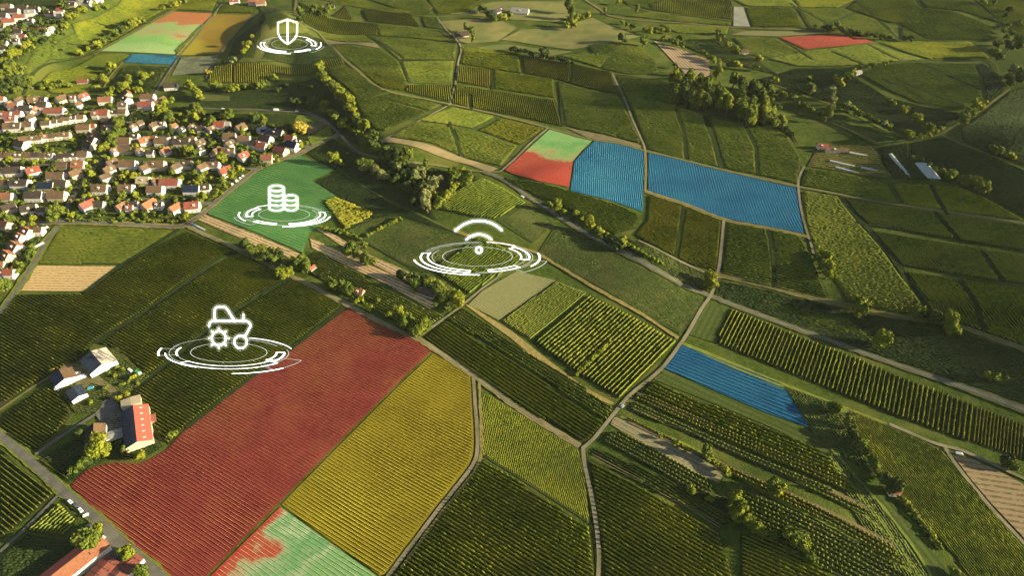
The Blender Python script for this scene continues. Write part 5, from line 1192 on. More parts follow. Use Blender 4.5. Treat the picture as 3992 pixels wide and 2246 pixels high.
def trees(desc, pts, size=5.0, kind='g', shape='round', tile=None, mix=None, var=0.22):
    L_ = []
    for p in pts:
        k, s, sh = kind, size, shape
        if len(p) > 2: s = p[2]
        if len(p) > 3: k = p[3]
        if len(p) > 4: sh = p[4]
        if mix and len(p) < 4: k = random.choice(mix)
        P = tile(p[0], p[1]) if tile else p[:2]
        L_.append([P, s * (1.0 if sh == 'bush' else 1.18) * random.uniform(1 - var, 1 + var), k, sh])
    L_.sort(key=lambda t: t[0][0])
    for i, (P, s, k, sh) in enumerate(L_):
        h = CROWNS[sh, 0][2]
        q = g1(P, s * h * 0.5)
        depth = q[1] * CP + (CAM_H - q[2]) * SP
        TREES.append(dict(q=q, s=s, k=k, sh=sh, desc=desc, i=i, n=len(L_), size=s * s * h / depth ** 2))
tt = lambda c, r: (lambda x, y: T(c, r, x, y))
qq = lambda c: (lambda x, y: Q(c, x, y))
trees("in the central grove", [(1080, 240), (1180, 270), (1250, 310), (1300, 340), (1420, 230), (1530, 290), (1600, 310), (1660, 300), (1720, 370), (1780, 400), (1840, 360), (1750, 470), (1690, 520), (1710, 600, 6, 'w', 'tall')], 6.5, 'w', 'round', tt(1, 1))
trees("along the upper edge of the central grove", [(1250, 80), (1330, 120), (1390, 100), (1420, 160), (1200, 60), (1470, 180), (1530, 100), (1700, 220, 5, 'g', 'tall'), (1310, 60), (1270, 140), (1170, 20), (1120, 210), (1060, 200)], 6.2, 'g', 'round', tt(1, 1), mix='ggd')
trees("at the road end of the central grove", [(2050, 270), (2100, 300), (1980, 280), (2120, 340), (2080, 380), (1990, 420), (1950, 480), (1900, 520), (1860, 560), (1820, 600), (1800, 520), (2030, 340), (1980, 360)], 6, 'g', 'round', tt(1, 1), mix='ggy')
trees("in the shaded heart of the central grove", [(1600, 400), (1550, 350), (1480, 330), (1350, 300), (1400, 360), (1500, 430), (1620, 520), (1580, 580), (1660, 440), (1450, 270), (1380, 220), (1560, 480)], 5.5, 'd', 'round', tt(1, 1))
trees("standing in the dark meadow", [(780, 150, 6.5, 'y'), (845, 185, 3.8, 'y'), (915, 90, 2.5, 'y', 'bush')], 6, 'y', 'round', tt(1, 1))
trees("on the bright hillside hedge", [(630, 670), (650, 730), (640, 760), (700, 800), (740, 840), (790, 860), (830, 900), (870, 920), (900, 960), (930, 1000), (950, 1050), (920, 1080), (890, 1040), (970, 1100), (850, 950), (990, 1170), (1010, 1210), (1060, 1230), (1080, 1270), (680, 770), (780, 900), (820, 950), (870, 1000)], 6.2, 'y', 'round', tt(1, 0), mix='ygy')
trees("beside the sunken road below the hillside hedge", [(760, 1140), (790, 1160), (870, 1210), (860, 1250), (930, 1290), (1000, 1310), (1060, 1350), (1100, 1370), (1180, 1330), (1180, 1390), (1150, 1420), (730, 1120), (680, 1040), (1120, 1400)], 5, 'g', 'round', tt(1, 0), mix='ggy')
trees('in the yellow hedge across the square orchard', [(640 + 330 * i / 13, 865 - 325 * i / 13) for i in range(14)], 2.6, 'y', 'bush', tt(2, 2))
trees("alone beside the village allotments", [(1420, 1290, 7, 'o'), (1470, 1310, 5, 'o')], 6, 'o', 'round', lambda x, y: T(1, 0, x - 1000, y))
trees("in the hedge above the farm road", [(130, 1080), (40, 1070), (230, 1110), (170, 1180), (60, 1150), (280, 1250), (320, 1290, 6, 'y'), (260, 1310, 5.5, 'y'), (400, 1180), (480, 1190), (500, 1250), (440, 1230), (240, 1320), (330, 1180), (-60, 1040), (-120, 1000), (-30, 1090), (110, 1140), (450, 1160)], 5.5, 'g', 'round', tt(1, 1), mix='gdg')
trees("along the farm road below the orchard strip", [(890, 30), (930, 10), (1010, 130, 3), (1100, 170, 3), (1130, 200, 3), (1220, 130, 3), (1340, 260, 4.5, 'y'), (1430, 230), (1500, 300), (1550, 330), (1480, 350), (1640, 370), (1700, 350, 4, 'y', 'tall'), (1650, 420), (1610, 450), (1550, 410, 3.4, 'y'), (1700, 390), (780, -20), (720, -60), (850, -40), (1060, 110, 3)], 5, 'g', 'round', tt(1, 2), mix='ggy')
trees("between the two tan strips", [(960, 1020, 6), (1000, 1060, 5.5, 'd'), (930, 1080), (1000, 1120), (1080, 1150), (1150, 1180), (1110, 1170), (920, 1040)], 4.6, 'g', 'round', tt(1, 1))
trees("in the clump above the farm track crossing", [(1450, 1310), (1530, 1340), (1600, 1360), (1680, 1380), (1740, 1390), (1820, 1410), (1850, 1440), (1820, 1468), (1900, 1508), (1950, 1528), (2010, 1538, 5.5, 'y'), (2040, 1588, 5.5, 'y'), (1990, 1608, 5, 'y'), (1870, 1548), (1920, 1658, 3.2), (1800, 1618, 3), (1950, 1488), (1850, 1500), (1790, 1460), (1700, 1430), (1600, 1400)], 5.2, 'g', 'round', tt(1, 1), mix='gdg')
trees("beside the small orchard", [(650, 840), (760, 860), (860, 880), (960, 920), (1040, 960), (1080, 1000), (1090, 1040), (700, 850), (810, 870), (910, 900), (1000, 940)], 3.6, 'g', 'bush', tt(1, 1), mix='ggy')
trees("in the short hedge on the mown meadow", [(1110, 920), (1145, 900), (1180, 880), (1215, 860), (1250, 840), (1285, 825), (1320, 805), (1360, 785), (1400, 768), (1440, 752)], 3.2, 'y', 'bush', tt(1, 1), mix='yg')
trees("on the bank above the diagonal main road", [(370, 600, 3.6), (455, 610, 5.2, 'y', 'tall'), (440, 650, 4), (500, 680, 3.6), (630, 700, 4), (690, 750, 3), (770, 790, 5.2, 'y', 'tall'), (780, 840, 4.2), (870, 870, 4), (900, 890, 3), (940, 900, 2.6), (1100, 970, 4.4), (1120, 1000, 3.6), (960, 960, 4.5, 'd'), (1020, 990, 4.5, 'd'), (860, 920, 4, 'd'), (1060, 1030, 4, 'd')], 4, 'y', 'round', tt(2, 1))
trees("at the meeting of the pale roads", [(1970, 1340, 7, 'y'), (1990, 1400, 6, 'y')], 6, 'y', 'round', tt(2, 1))
trees("in the yellow bank hedge above the main road", [(1250, 1060), (1290, 1085), (1330, 1110), (1370, 1130), (1410, 1155), (1450, 1175), (1490, 1195), (1210, 1040), (1170, 1015)], 2.8, 'y', 'bush', tt(2, 1))
trees("beside the road below the long blue field", [(470, 955, 3.2), (505, 1040, 3), (560, 1100, 5.5), (590, 1130, 5), (530, 1170, 4.5, 'g'), (600, 1230, 7), (600, 1300, 6.5), (560, 1250, 6, 'g')], 5, 'y', 'round', tt(3, 1))
trees("along the tan path above the dark slope", [(910, 150, 6.5, 'y'), (930, 220, 7, 'g'), (1015, 160, 2.4, 'y'), (1510, 250, 6.5), (1700, 300, 7), (1850, 330, 6.5, 'y'), (1860, 400, 6, 'y'), (1640, 290, 6, 'd'), (2220, 880, 4, 'y'), (2290, 900, 3), (2400, 910, 2.5)], 5, 'g', 'round', tt(3, 2))
trees("alone on the dark slope", [(1145, 505, 7, 'y')], 7, 'y', 'round', tt(3, 2))
trees("in the hedge between the rough crop and the meadow", [(640, 1190, 4.5), (680, 1220, 4), (720, 1330, 2, 'g', 'bush'), (760, 1400, 2, 'g', 'bush'), (850, 1580, 5, 'd'), (890, 1620, 4), (960, 1690, 4.5), (990, 1750, 4), (1050, 1850, 4), (1090, 1920, 3.6), (1130, 1990, 3.4), (1150, 2030, 3), (1220, 2080, 5, 'd'), (1270, 2120, 5, 'd'), (820, 1480, 4)], 4, 'g', 'round', lambda x, y: T(3, 2, x, y - 120 if y > 1450 else y), mix=None)
trees("in the lower hedge beside the rough crop", [(1350, 680), (1390, 710), (1420, 740), (1440, 775), (1460, 800), (1480, 830), (1500, 855), (1530, 890), (1560, 920), (1590, 955), (1620, 990), (1645, 1025), (1670, 1060), (1700, 1110), (1730, 1150), (1900, 1430, 5)], 2.6, 'g', 'bush', tt(3, 3), mix='ggy')
trees("alone by the road beyond the large orchard", [(2440, 320, 4.5), (2480, 350, 4), (2400, 300, 4, 'd')], 4, 'g', 'round', tt(3, 3))
trees("standing among the small orchard bushes", [(60, 560, 6.5, 'g'), (110, 600, 4.6, 'y'), (270, 1070, 6.5, 'g'), (330, 1110, 6.5, 'g'), (370, 1150, 5, 'y'), (440, 1270, 3.6), (400, 1250, 3), (60, 1040, 3)], 5, 'g', 'round', tt(3, 3))
trees("along the grass strips of the lower orchard", [(1950, 200, 4.4, 'g', 'tall'), (1960, 260, 4, 'g'), (1480, 50, 2), (1640, 120, 2.4), (1700, 150, 2), (1740, 180, 2.2), (2040, 340, 2.4), (2110, 380, 2.8), (2140, 430, 3), (1770, 570, 2.6), (1800, 600, 2.8), (1970, 680, 3), (2230, 690, 6.5, 'y'), (2280, 760, 6.5, 'y'), (2260, 830, 5), (2200, 740, 5.5, 'g'), (2350, 880, 4), (2380, 910, 4), (2460, 970, 4.4), (2520, 1010, 3.4), (2420, 940, 3.6)], 3.5, 'y', 'round', tt(2, 3))
trees("around the farm buildings", [t for t in ((965, 130, 7, 'y'), (1040, 170, 6.5, 'y'), (990, 210, 5.5, 'y'), (1725, 30, 3.2), (1415, 240, 3.4, 'y'), (760, 370, 4), (820, 330, 4), (790, 50, 4, 'd'), (870, 300, 4, 'd'), (700, 400, 3.5), (1200, 120, 3, 'd'), (1250, 170, 3))], 4, 'g', 'round', tt(0, 3))
trees("beside the halls and the winery", [(900, 1085, 7.5, 'g'), (930, 1140, 6, 'g'), (980, 990, 4, 'y'), (1265, 1225, 6.5, 'y'), (1410, 1420, 4), (1340, 1290, 2.5)], 4, 'g', 'round', tt(0, 3))
trees("in the farm garden", [(1270, 1070, 3.6, 'y'), (1200, 1110, 3.6, 'y'), (1230, 820, 3.4), (1230, 970, 3), (520, 825, 2, 'o'), (910, 1150, 3, 'y'), (1290, 940, 2.6), (1340, 900, 3), (1150, 880, 2.6), (1060, 1000, 2.4), (1180, 800, 2), (1090, 860, 3), (1380, 960, 2)], 3, 'g', 'bush', tt(0, 2), mix='gy')
trees("among the far pastures", [(560, 60, 7, 'g', 'tall'), (590, 130, 7, 'g', 'tall'), (590, 210, 7, 'g', 'tall'), (540, 260, 6), (650, 170, 5), (700, 170, 5), (750, 150, 5), (920, 100, 6, 'g', 'cone'), (1100, 380, 7.5, 'd'), (1310, 420, 7), (1060, 20, 7, 'y'), (1100, 220, 5), (1150, 250, 5), (1200, 270, 4.5), (1250, 90, 6, 'g', 'tall'), (620, 200, 6), (610, 240, 6)], 5, 'g', 'round', tt(2, 0), mix='gy')
trees("in the valley hedge of the far pastures", [(1380, 310, 7, 'y', 'tall'), (1320, 300), (1550, 310), (1500, 300), (1520, 380), (1680, 380), (1640, 430), (1700, 460), (1600, 420), (2060, 320), (2080, 380), (2070, 440), (2150, 460), (2240, 500), (2260, 520), (2470, 580, 6), (1930, 550, 6), (2020, 600, 6), (2070, 650, 6, 'y', 'tall'), (2060, 720, 6, 'y', 'tall'), (2030, 750, 5), (2180, 640), (2250, 650), (2440, 680), (1630, 660, 5), (1640, 720, 5), (1680, 760, 5), (1350, 320), (1440, 300), (1900, 520, 6), (1980, 580, 6)], 5.5, 'g', 'round', tt(2, 0), mix='gyg')
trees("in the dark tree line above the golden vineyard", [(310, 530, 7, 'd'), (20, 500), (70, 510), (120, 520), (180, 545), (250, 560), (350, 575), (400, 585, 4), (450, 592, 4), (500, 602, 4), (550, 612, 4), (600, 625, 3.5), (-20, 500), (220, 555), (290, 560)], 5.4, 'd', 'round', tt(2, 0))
WOOD = [(1590, 800), (1600, 870), (1620, 940), (1640, 1000), (1680, 880), (1690, 950), (1760, 800), (1770, 850), (1870, 810), (1940, 850), (1930, 930), (1980, 970), (1750, 980), (1810, 1000), (1870, 1010), (1950, 1030), (2050, 920), (2080, 980), (2080, 1040), (2120, 960), (2160, 1050), (2260, 980), (2280, 1040), (2310, 1100), (2300, 860), (2230, 800), (2430, 860), (2450, 920), (2490, 960), (2540, 880), (2400, 1040), (2410, 1100), (2390, 1160), (2400, 1200), (2500, 1000), (2530, 1050), (2500, 1150), (2540, 1200), (2550, 1120)]
trees("in the wood below the covered rows", WOOD + [(x + random.uniform(-38, 38), y + random.uniform(-38, 38)) for x, y in WOOD], 6.8, 'g', 'tall', tt(2, 0), mix='ggyd')
trees("in the hedge above the far red field", [(580, 290), (640, 280), (700, 260, 7), (740, 290), (780, 310), (910, 330, 5), (1000, 340, 5), (480, 265, 4), (1080, 360, 5), (1150, 370, 5), (1230, 375, 5), (1380, 385, 5), (1440, 390, 4.5), (850, 325, 5), (1040, 350, 5)], 6.5, 'd', 'round', tt(3, 0), mix='dg')
trees("around the curved far vineyard", [(1050, 650, 5), (860, 720, 6), (800, 770, 6), (700, 800, 6), (730, 830, 6), (420, 790, 4), (1180, 640, 4), (1240, 625, 4), (1000, 680, 4), (2100, 1070, 7, 'y'), (2150, 1035, 6, 'y'), (2060, 1100, 6, 'y'), (1990, 1150, 7), (1960, 1200, 7), (2030, 1130, 6), (1920, 1180, 6, 'd'), (1210, 1010, 4), (1270, 1040, 4), (1380, 1100, 5, 'y'), (1490, 1200, 6, 'y'), (1560, 1250, 5), (1640, 1300, 6), (1740, 1300, 5), (1430, 1350, 7), (1700, 1320, 4, 'y'), (1550, 1370, 4, 'y'), (1620, 1350, 4, 'y')], 5, 'g', 'round', tt(3, 0), mix='gyg')
trees("along the grass track beside the wood", [(440, 900, 7, 'w'), (390, 880, 6), (80, 800, 5, 'y'), (630, 940, 7.5, 'w'), (650, 1010, 6, 'w'), (590, 960, 6, 'w'), (730, 1060, 6), (800, 1070, 5.5, 'w'), (860, 1090), (910, 1140, 6), (1030, 1180, 5), (1100, 1210), (1180, 1250, 5.5, 'w'), (1220, 1280), (600, 1150, 8, 'g', 'tall'), (560, 1140, 5), (330, 1050, 6.5), (240, 980, 6), (150, 950, 6), (390, 1070, 5), (440, 1100, 5), (500, 1140, 4)], 5, 'g', 'round', tt(3, 0), mix='gyg')
trees("at the lower end of the wood", [(70, 1230, 7), (150, 1200, 6), (40, 1150, 7), (100, 1070, 6), (30, 1000, 6), (160, 1270, 5), (0, 880, 6), (30, 930, 6), (60, 1110, 6), (190, 1290, 4, 'd'), (240, 1350, 4, 'd')], 6, 'g', 'round', tt(3, 0), mix='gg')
trees("in the far shaded valley", [(2430, 90, 8, 'd'), (2390, 150, 6), (2420, 260), (2460, 340, 7), (2490, 240), (2300, 440), (2430, 460, 8, 'd'), (2540, 470, 8, 'd'), (2300, 540, 7), (2340, 580, 7), (2480, 700, 7, 'w'), (2560, 720, 7), (2450, 840, 6, 'd'), (2180, 10), (2280, 30), (2380, 300), (2350, 420), (2500, 430, 8), (2400, 370), (2260, 530), (2540, 230), (2530, 780, 8, 'd'), (2440, 800, 7, 'd')], 6, 'g', 'round', tt(3, 0), mix='dgg')
trees("in the hedge behind the poly tunnels", [(2310, 60, 6, 'g'), (2450, 120, 4, 'y'), (2260, 40, 5), (1860, 290, 6), (1960, 360, 7), (2020, 370, 7), (2080, 370, 6, 'y'), (2150, 430, 7), (2190, 450, 6.5), (1690, 250, 4), (1760, 270, 4), (1820, 310, 5), (1630, 200, 3.5), (1560, 160, 3.5), (1460, 130, 3), (2110, 400, 6)], 5, 'g', 'round', tt(3, 1), mix='ggy')
trees("around the grey farmhouse", [(700, 110), (730, 80), (630, 130), (580, 70), (450, 150, 5), (430, 90), (430, 190, 5), (750, 60), (660, 90), (560, 110), (440, 120, 5)], 6.5, 'g', 'round', tt(1, 0), mix='gd')
trees("beside the two far barns", [(2300, 100), (2340, 150), (2450, 170, 6, 'y'), (2500, 170, 6, 'y'), (2550, 160), (2100, 270, 6, 'g', 'tall'), (2160, 330, 6, 'g', 'tall'), (2180, 390, 6, 'g', 'tall'), (2140, 300, 5), (2260, 80), (2400, 180), (2210, 120, 5)], 6, 'g', 'round', tt(1, 0), mix='ggd')
trees("in the field hedge across the far slope", [(1430, 200, 7), (1320, 230, 8), (1210, 300, 6.5, 'd'), (1160, 330, 7), (1090, 380, 5.5, 'd'), (1040, 400, 7), (980, 450, 6), (880, 490, 5), (800, 530, 7), (1640, 80, 6), (1720, 60, 5), (1790, 30, 5), (1380, 210, 6), (1280, 250, 7), (1010, 430, 5), (1760, 45, 5), (1850, 10, 5)], 5, 'g', 'round', tt(0, 0), mix='gy')
trees("on the meadow above the village", [(1110, 660, 7), (1080, 710, 6.5), (1040, 790, 7, 'y'), (1300, 790, 7, 'y'), (1280, 830, 6), (1250, 870, 6), (1440, 760, 7), (1400, 900, 4, 'y'), (1520, 740, 4), (1380, 730, 5, 'd'), (1410, 830, 5), (980, 880, 5), (620, 830, 5), (560, 860, 5), (500, 870, 5), (430, 880, 4), (700, 860, 4), (460, 830, 5), (1150, 890, 5), (1210, 900, 5)], 5, 'g', 'round', tt(0, 0), mix='ggy')
trees("in the wood beside the village slope", [(40, 620), (80, 650), (100, 700), (150, 690), (180, 730), (60, 740), (30, 790), (80, 850), (30, 850), (230, 740), (210, 700), (150, 920, 6), (110, 780), (20, 700), (130, 840), (20, 920, 7), (60, 900), (260, 800), (300, 840), (330, 790, 5), (200, 830), (390, 850, 5), (10, 640), (240, 860, 5), (180, 880, 6)], 7.5, 'g', 'round', tt(0, 0), mix='ggd')
trees("at the rim of the shaded hamlet", [(270, 440, 7, 'y'), (160, 530, 8, 'y'), (130, 520, 7, 'g'), (650, 260, 7, 'y'), (700, 150, 6.5, 'y'), (760, 170, 7, 'y'), (820, 100, 7.5, 'y'), (690, 170, 6, 'y'), (970, 80, 6, 'y'), (960, 100, 5, 'y'), (240, 470, 4), (1090, 30, 5, 'y'), (1060, 30, 4, 'y'), (780, 120, 5), (330, 470, 4), (100, 560, 7), (80, 540, 6, 'd')], 5, 'y', 'round', tt(0, 0))
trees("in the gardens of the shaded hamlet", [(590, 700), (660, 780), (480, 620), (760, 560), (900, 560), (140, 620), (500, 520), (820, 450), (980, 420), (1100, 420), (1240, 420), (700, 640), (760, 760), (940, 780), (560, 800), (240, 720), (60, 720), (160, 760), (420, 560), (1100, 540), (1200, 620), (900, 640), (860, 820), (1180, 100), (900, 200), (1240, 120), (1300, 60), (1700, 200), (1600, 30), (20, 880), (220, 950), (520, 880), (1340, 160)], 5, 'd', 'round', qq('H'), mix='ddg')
trees("around the white house by the straight lane", [(1760, 30), (1870, 150, 6, 'y'), (1920, 230, 6), (1900, 190, 6), (1250, 350, 5, 'y'), (1400, 320, 5, 'y'), (1340, 340, 4), (700, 110, 5), (2500, 100, 6), (2210, 40, 5), (450, 60, 6), (360, 110, 5), (200, 100, 5), (130, 190, 5), (2450, 90, 5), (2550, 60, 5), (1980, 290, 4)], 5, 'g', 'round', qq('B'), mix='gy')
trees("in the park above the upper garden row", [(1110, 480, 6, 'y'), (1220, 560, 6.5, 'y'), (1120, 620, 6.5), (1300, 680, 7, 'd'), (1380, 720, 6), (1720, 570, 4.5), (1560, 610, 4.5, 'y'), (1860, 420, 5), (1920, 480, 6), (1850, 540, 5), (1870, 640, 6.5, 'y'), (2500, 560, 7), (2440, 620, 6), (2460, 700, 5), (2180, 760, 6), (1000, 610, 5, 'd'), (1180, 680, 6, 'd'), (1340, 640, 6), (1780, 440, 4), (1650, 730, 3), (1480, 500, 3), (1260, 720, 6, 'd')], 5, 'g', 'round', qq('B'))
trees("beside the main village street", [(320, 780, 6.5), (300, 880, 7), (340, 960, 6.5), (180, 1060, 6.5), (120, 1000, 6), (40, 1270, 6.5, 'y'), (260, 1000, 5), (380, 720, 5), (160, 430, 5), (230, 1180, 5)], 5, 'g', 'round', qq('B'), mix='gg')
trees("in the gardens of the upper lane", [(1380, 930, 5, 'd', 'cone'), (1800, 960, 4.5, 'y'), (680, 1260, 5, 'y'), (1800, 1380, 7), (1740, 1340, 6, 'y'), (2090, 1010, 3, 'y'), (1190, 1270, 4, 'y'), (1590, 1010, 3), (840, 1060, 2.5), (1570, 1370, 4, 'd'), (600, 1250, 3.5), (1370, 1270, 4), (2290, 960, 4.5, 'd'), (900, 1330, 3), (2160, 1220, 3), (1650, 1290, 4), (40, 1120, 4), (1500, 1340, 4, 'd'), (520, 990, 3, 'd'), (1080, 1020, 3, 'd')], 4, 'g', 'round', qq('B'))
trees("at the village edge by the curved road", [(440, 240, 6.5), (380, 300, 6), (520, 290, 4), (920, 290, 6.5), (1020, 330, 6, 'd'), (1170, 350, 6, 'g', 'cone'), (150, 380, 6), (750, 600, 4.5, 'y', 'cone'), (850, 660, 3.5), (780, 930, 6.5), (340, 1130, 7, 'y'), (1100, 1190, 5, 'd', 'cone'), (930, 1180, 5, 'd'), (1390, 1090, 3.6), (1640, 490, 4, 'd'), (1870, 470, 7, 'o'), (1930, 520, 7, 'o'), (1985, 540, 5.5, 'o'), (1780, 680, 3.6, 'y'), (1930, 850, 5, 'y'), (2040, 820, 3.5), (560, 1230, 3), (2520, 190, 4, 'y'), (2540, 240, 3), (1190, 1060, 3, 'y'), (1300, 1050, 3)], 5, 'g', 'round', qq('C'))
trees("in the gardens along the winding side street", [(150, 130, 5.5, 'y'), (480, 180, 4.5), (580, 210, 4), (680, 200, 4.5, 'y'), (860, 140, 3.5), (1120, 170, 3.4), (2190, 110, 5), (1080, 290, 4.5), (1010, 300, 4, 'd'), (1840, 410, 5), (2440, 480, 4.5, 'o'), (700, 690, 4.5, 'd'), (1410, 710, 3, 'y'), (1690, 870, 3.5, 'y'), (2460, 830, 4), (330, 970, 4), (200, 1020, 3.5), (30, 520, 3), (1120, 770, 3), (640, 780, 3), (150, 800, 3.5, 'd'), (300, 790, 3.5, 'd'), (1780, 140, 4), (1920, 180, 3), (2140, 880, 2.5, 'y'), (1960, 890, 2.5, 'y')], 4, 'g', 'round', qq('E'), mix='ggy')
trees("at the lower village corner", [(1150, 1120, 6.5, 'g'), (1180, 1200, 6), (1010, 1210, 5.5), (1060, 1290, 4.5), (660, 1320, 5.5, 'y'), (160, 1330, 5.5), (90, 1330, 4), (1440, 1230, 4, 'y'), (20, 1240, 4), (370, 1340, 3), (460, 1420, 3.4, 'y'), (460, 990, 2.5), (1430, 950, 3, 'w', 'cone'), (260, 1280, 3)], 5, 'g', 'round', qq('E'))
trees("in the gardens of the middle lane", [(1140, 370, 4.5), (150, 480, 4.5, 'y'), (1590, 410, 4.5), (1720, 480, 4.5), (1800, 400, 4), (2300, 340, 4.5), (2350, 370, 4), (1740, 880, 5), (1700, 920, 4), (1400, 900, 4), (1300, 500, 3, 'y'), (140, 370, 3), (1670, 230, 4.5), (1830, 220, 3.4), (2500, 300, 4), (2350, 470, 3.6), (2150, 530, 3.6), (400, 820, 3.6), (130, 830, 4, 'y'), (370, 450, 4, 'y'), (330, 500, 3.5, 'y'), (2260, 420, 3, 'y'), (2100, 530, 3), (2200, 650, 3), (740, 560, 3), (1900, 880, 3), (1960, 860, 2.6), (2030, 820, 2.4), (1180, 890, 2.4), (2400, 500, 3), (1930, 500, 3), (460, 570, 2.4)], 4, 'g', 'round', qq('F'), mix='ggy')
trees("in the garden hedge above the town road", [(x, 1330 + random.uniform(-45, 45)) for x in range(-60, 1500, 52)] + [(1430, 1230, 3.6, 'y'), (1380, 1290, 3.2, 'y'), (900, 1240, 2.5), (390, 1180, 3, 'y'), (320, 1230, 3, 'y')], 2.5, 'g', 'bush', qq('F'), mix='ggy')
trees("in the hedge below the lowest village row", [(x, 1330 + random.uniform(-25, 25)) for x in range(1350, 2300, 55)], 2.3, 'g', 'bush', qq('E'), mix='ggd')
trees("among the orange roofed row", [(460, 90, 3.6, 'y'), (760, 400, 3), (350, 880, 3.4), (400, 940, 3.6), (180, 1010, 3), (330, 1050, 3), (80, 1290, 6.5), (130, 1330, 5), (30, 1340, 5), (620, 550, 3.4), (490, 620, 3), (560, 690, 3, 'd'), (300, 930, 3), (640, 620, 3.4), (700, 470, 3), (450, 700, 2.6), (650, 90, 4, 'y'), (560, 770, 3, 'd'), (240, 900, 3, 'd')], 3.4, 'g', 'round', qq('G'), mix='ggd')
trees("in the hedge below the far terraced vineyard", [(2090, 720, 4, 'o'), (2120, 850), (2200, 870), (2290, 890), (2380, 880), (2460, 870), (2530, 860), (2150, 860), (2250, 880), (2330, 890), (2420, 870), (1900, 850, 6, 'y'), (1950, 900, 7, 'y'), (1980, 950, 7, 'y'), (2340, 600, 6, 'w'), (2480, 450, 6, 'y'), (2470, 490, 5, 'y'), (2530, 370, 4, 'y'), (2440, 520, 4, 'y')], 5, 'g', 'round', tt(0, 0), mix='gyg')
trees("on the shaded slope under the terraced vineyard", [(180, 770, 4, 'y'), (20, 860, 5), (60, 850, 5), (300, 860, 4, 'd'), (420, 870, 4, 'd'), (540, 880, 5, 'd'), (220, 900, 4, 'd'), (660, 1050, 3, 'g'), (440, 1040, 5, 'd'), (380, 1020, 5, 'd'), (520, 1060, 5, 'd'), (580, 1040, 5, 'd'), (640, 980, 5, 'd'), (60, 1210, 5), (20, 1190, 5), (480, 990, 4, 'd')], 5, 'g', 'round', tt(1, 0))

def tree_thing(t):
    q = t['q']; v = random.randrange(3)
    r_ = empty("bush" if t['sh'] == 'bush' else "tree", (q[0], q[1], q[2] + 0.1), random.uniform(0, 6.28), (t['s'], t['s'], t['s'] * random.uniform(.88, 1.12)))
    c = bpy.data.objects.new("crown", crown_mesh(t['sh'], v, t['k'])); COL.objects.link(c); c.parent = r_
    if t['sh'] != 'bush':
        k = bpy.data.objects.new("trunk", trunk_mesh(t['sh'])); COL.objects.link(k); k.parent = r_
    word = {"round": "round", "wide": "spreading", "tall": "tall", "cone": "pointed", "bush": "low"}[t['sh']]
    what = "bush" if t['sh'] == 'bush' else "tree"
    ord_ = "only one" if t['n'] == 1 else "%s from the town side" % ordinal(t['i'] + 1)
    if len(t['desc'].split()) > 8: word = ''
    if t['n'] == 1: lab = "%s %s %s standing %s" % (word, TL[t['k']][0], what, t['desc'])
    else: lab = "%s %s %s, %s, %s" % (word, TL[t['k']][0], what, ordinal(t['i'] + 1) + " from town", t['desc'])
    lab = lab.strip()
    tag(r_, lab, what, ("trees " if what == "tree" else "bushes ") + t['desc'])
def merged(name, items, label, cat):
    VV, FF, MM = [], [], []; n = 0; keys = list(TL)
    for t in items:
        V, F = CROWNS[t['sh'], random.randrange(3)][1]
        a = random.uniform(0, 6.28); c, s = math.cos(a), math.sin(a)
        W = np.column_stack([V[:, 0] * c - V[:, 1] * s, V[:, 0] * s + V[:, 1] * c, V[:, 2]]) * t['s'] + t['q'] + np.array([0, 0, .1])
        VV.append(W); FF.append(F + n); MM.append(np.full(len(F), keys.index(t['k']))); n += len(V)
    if not VV: return
    o = mesh_obj(name, np.vstack(VV), np.vstack(FF), [TL[k][1] for k in keys], midx=np.concatenate(MM))
    o["kind"] = "stuff"; tag(o, label, cat)
tr = sorted([t for t in TREES if t['sh'] != 'bush'], key=lambda t: -t['size']); bu = [t for t in TREES if t['sh'] == 'bush']
for t in tr[:300]: tree_thing(t)
merged("woodland_foliage", tr[300:], "smaller trees scattered in gardens, hedges and far slopes", "trees")

# orchard bushes set out in strips
OR = []
OB = []
for (a, b), sp, nr, bs, rad, kd in OR:
    A = g1(D(a)); B = g1(D(b)); d = (B - A)[:2]; L_ = math.hypot(*d); d /= L_; nrm = np.array([d[1], -d[0]])
    for r in range(nr):
        for k in range(int(L_ / bs)):
            if random.random() < .06: continue
            P = A[:2] + d * (k * bs + (r % 2) * bs / 2 + random.uniform(-.25, .25)) + nrm * (r * sp + random.uniform(-.2, .2))
            z = float(height(P[0], P[1])); depth = P[1] * CP + (CAM_H - z) * SP
            s = rad * random.uniform(.75, 1.3)
            OB.append(dict(q=np.array([P[0], P[1], z]), s=s, k=random.choice(['g', 'y', kd]), sh='bush', size=s * s / depth ** 2, st=(a, b), r=r))
OB.sort(key=lambda t: -t['size'])
bushes = [("h", t) for t in bu] + [("o", t) for t in OB]
bushes.sort(key=lambda z: -z[1]['size'])
keep = bushes[:290]; rest = bushes[290:]
for z, t in keep:
    if z == 'h': tree_thing(t)
    else:
        r_ = empty("orchard_bush", t['q'] + np.array([0, 0, .1]), random.uniform(0, 6.28), t['s'])
        c = bpy.data.objects.new("crown", crown_mesh('bush', random.randrange(3), t['k'])); COL.objects.link(c); c.parent = r_
        t['root'] = r_
names = ["in the strip beside the pale stubble", "in the broad block by the lower edge", "under the hedged rows", "in the upper pink soil strip", "in the middle pink soil strip", "in the lowest pink soil strip"]
by = {}
for z, t in keep:
    if z == 'o': by.setdefault((t['st'], t['r']), []).append(t)
for (st, r), lst in by.items():
    i = [o[0][0] == st[0] and o[0][1] == st[1] for o in OR].index(True)
    lst.sort(key=lambda t: t['q'][0])
    for k, t in enumerate(lst):
        tag(t['root'], "small bush, %s from town in %s line %s" % (ordinal(k + 1), ordinal(r + 1), names[i]), "orchard bush", "orchard bushes " + names[i])
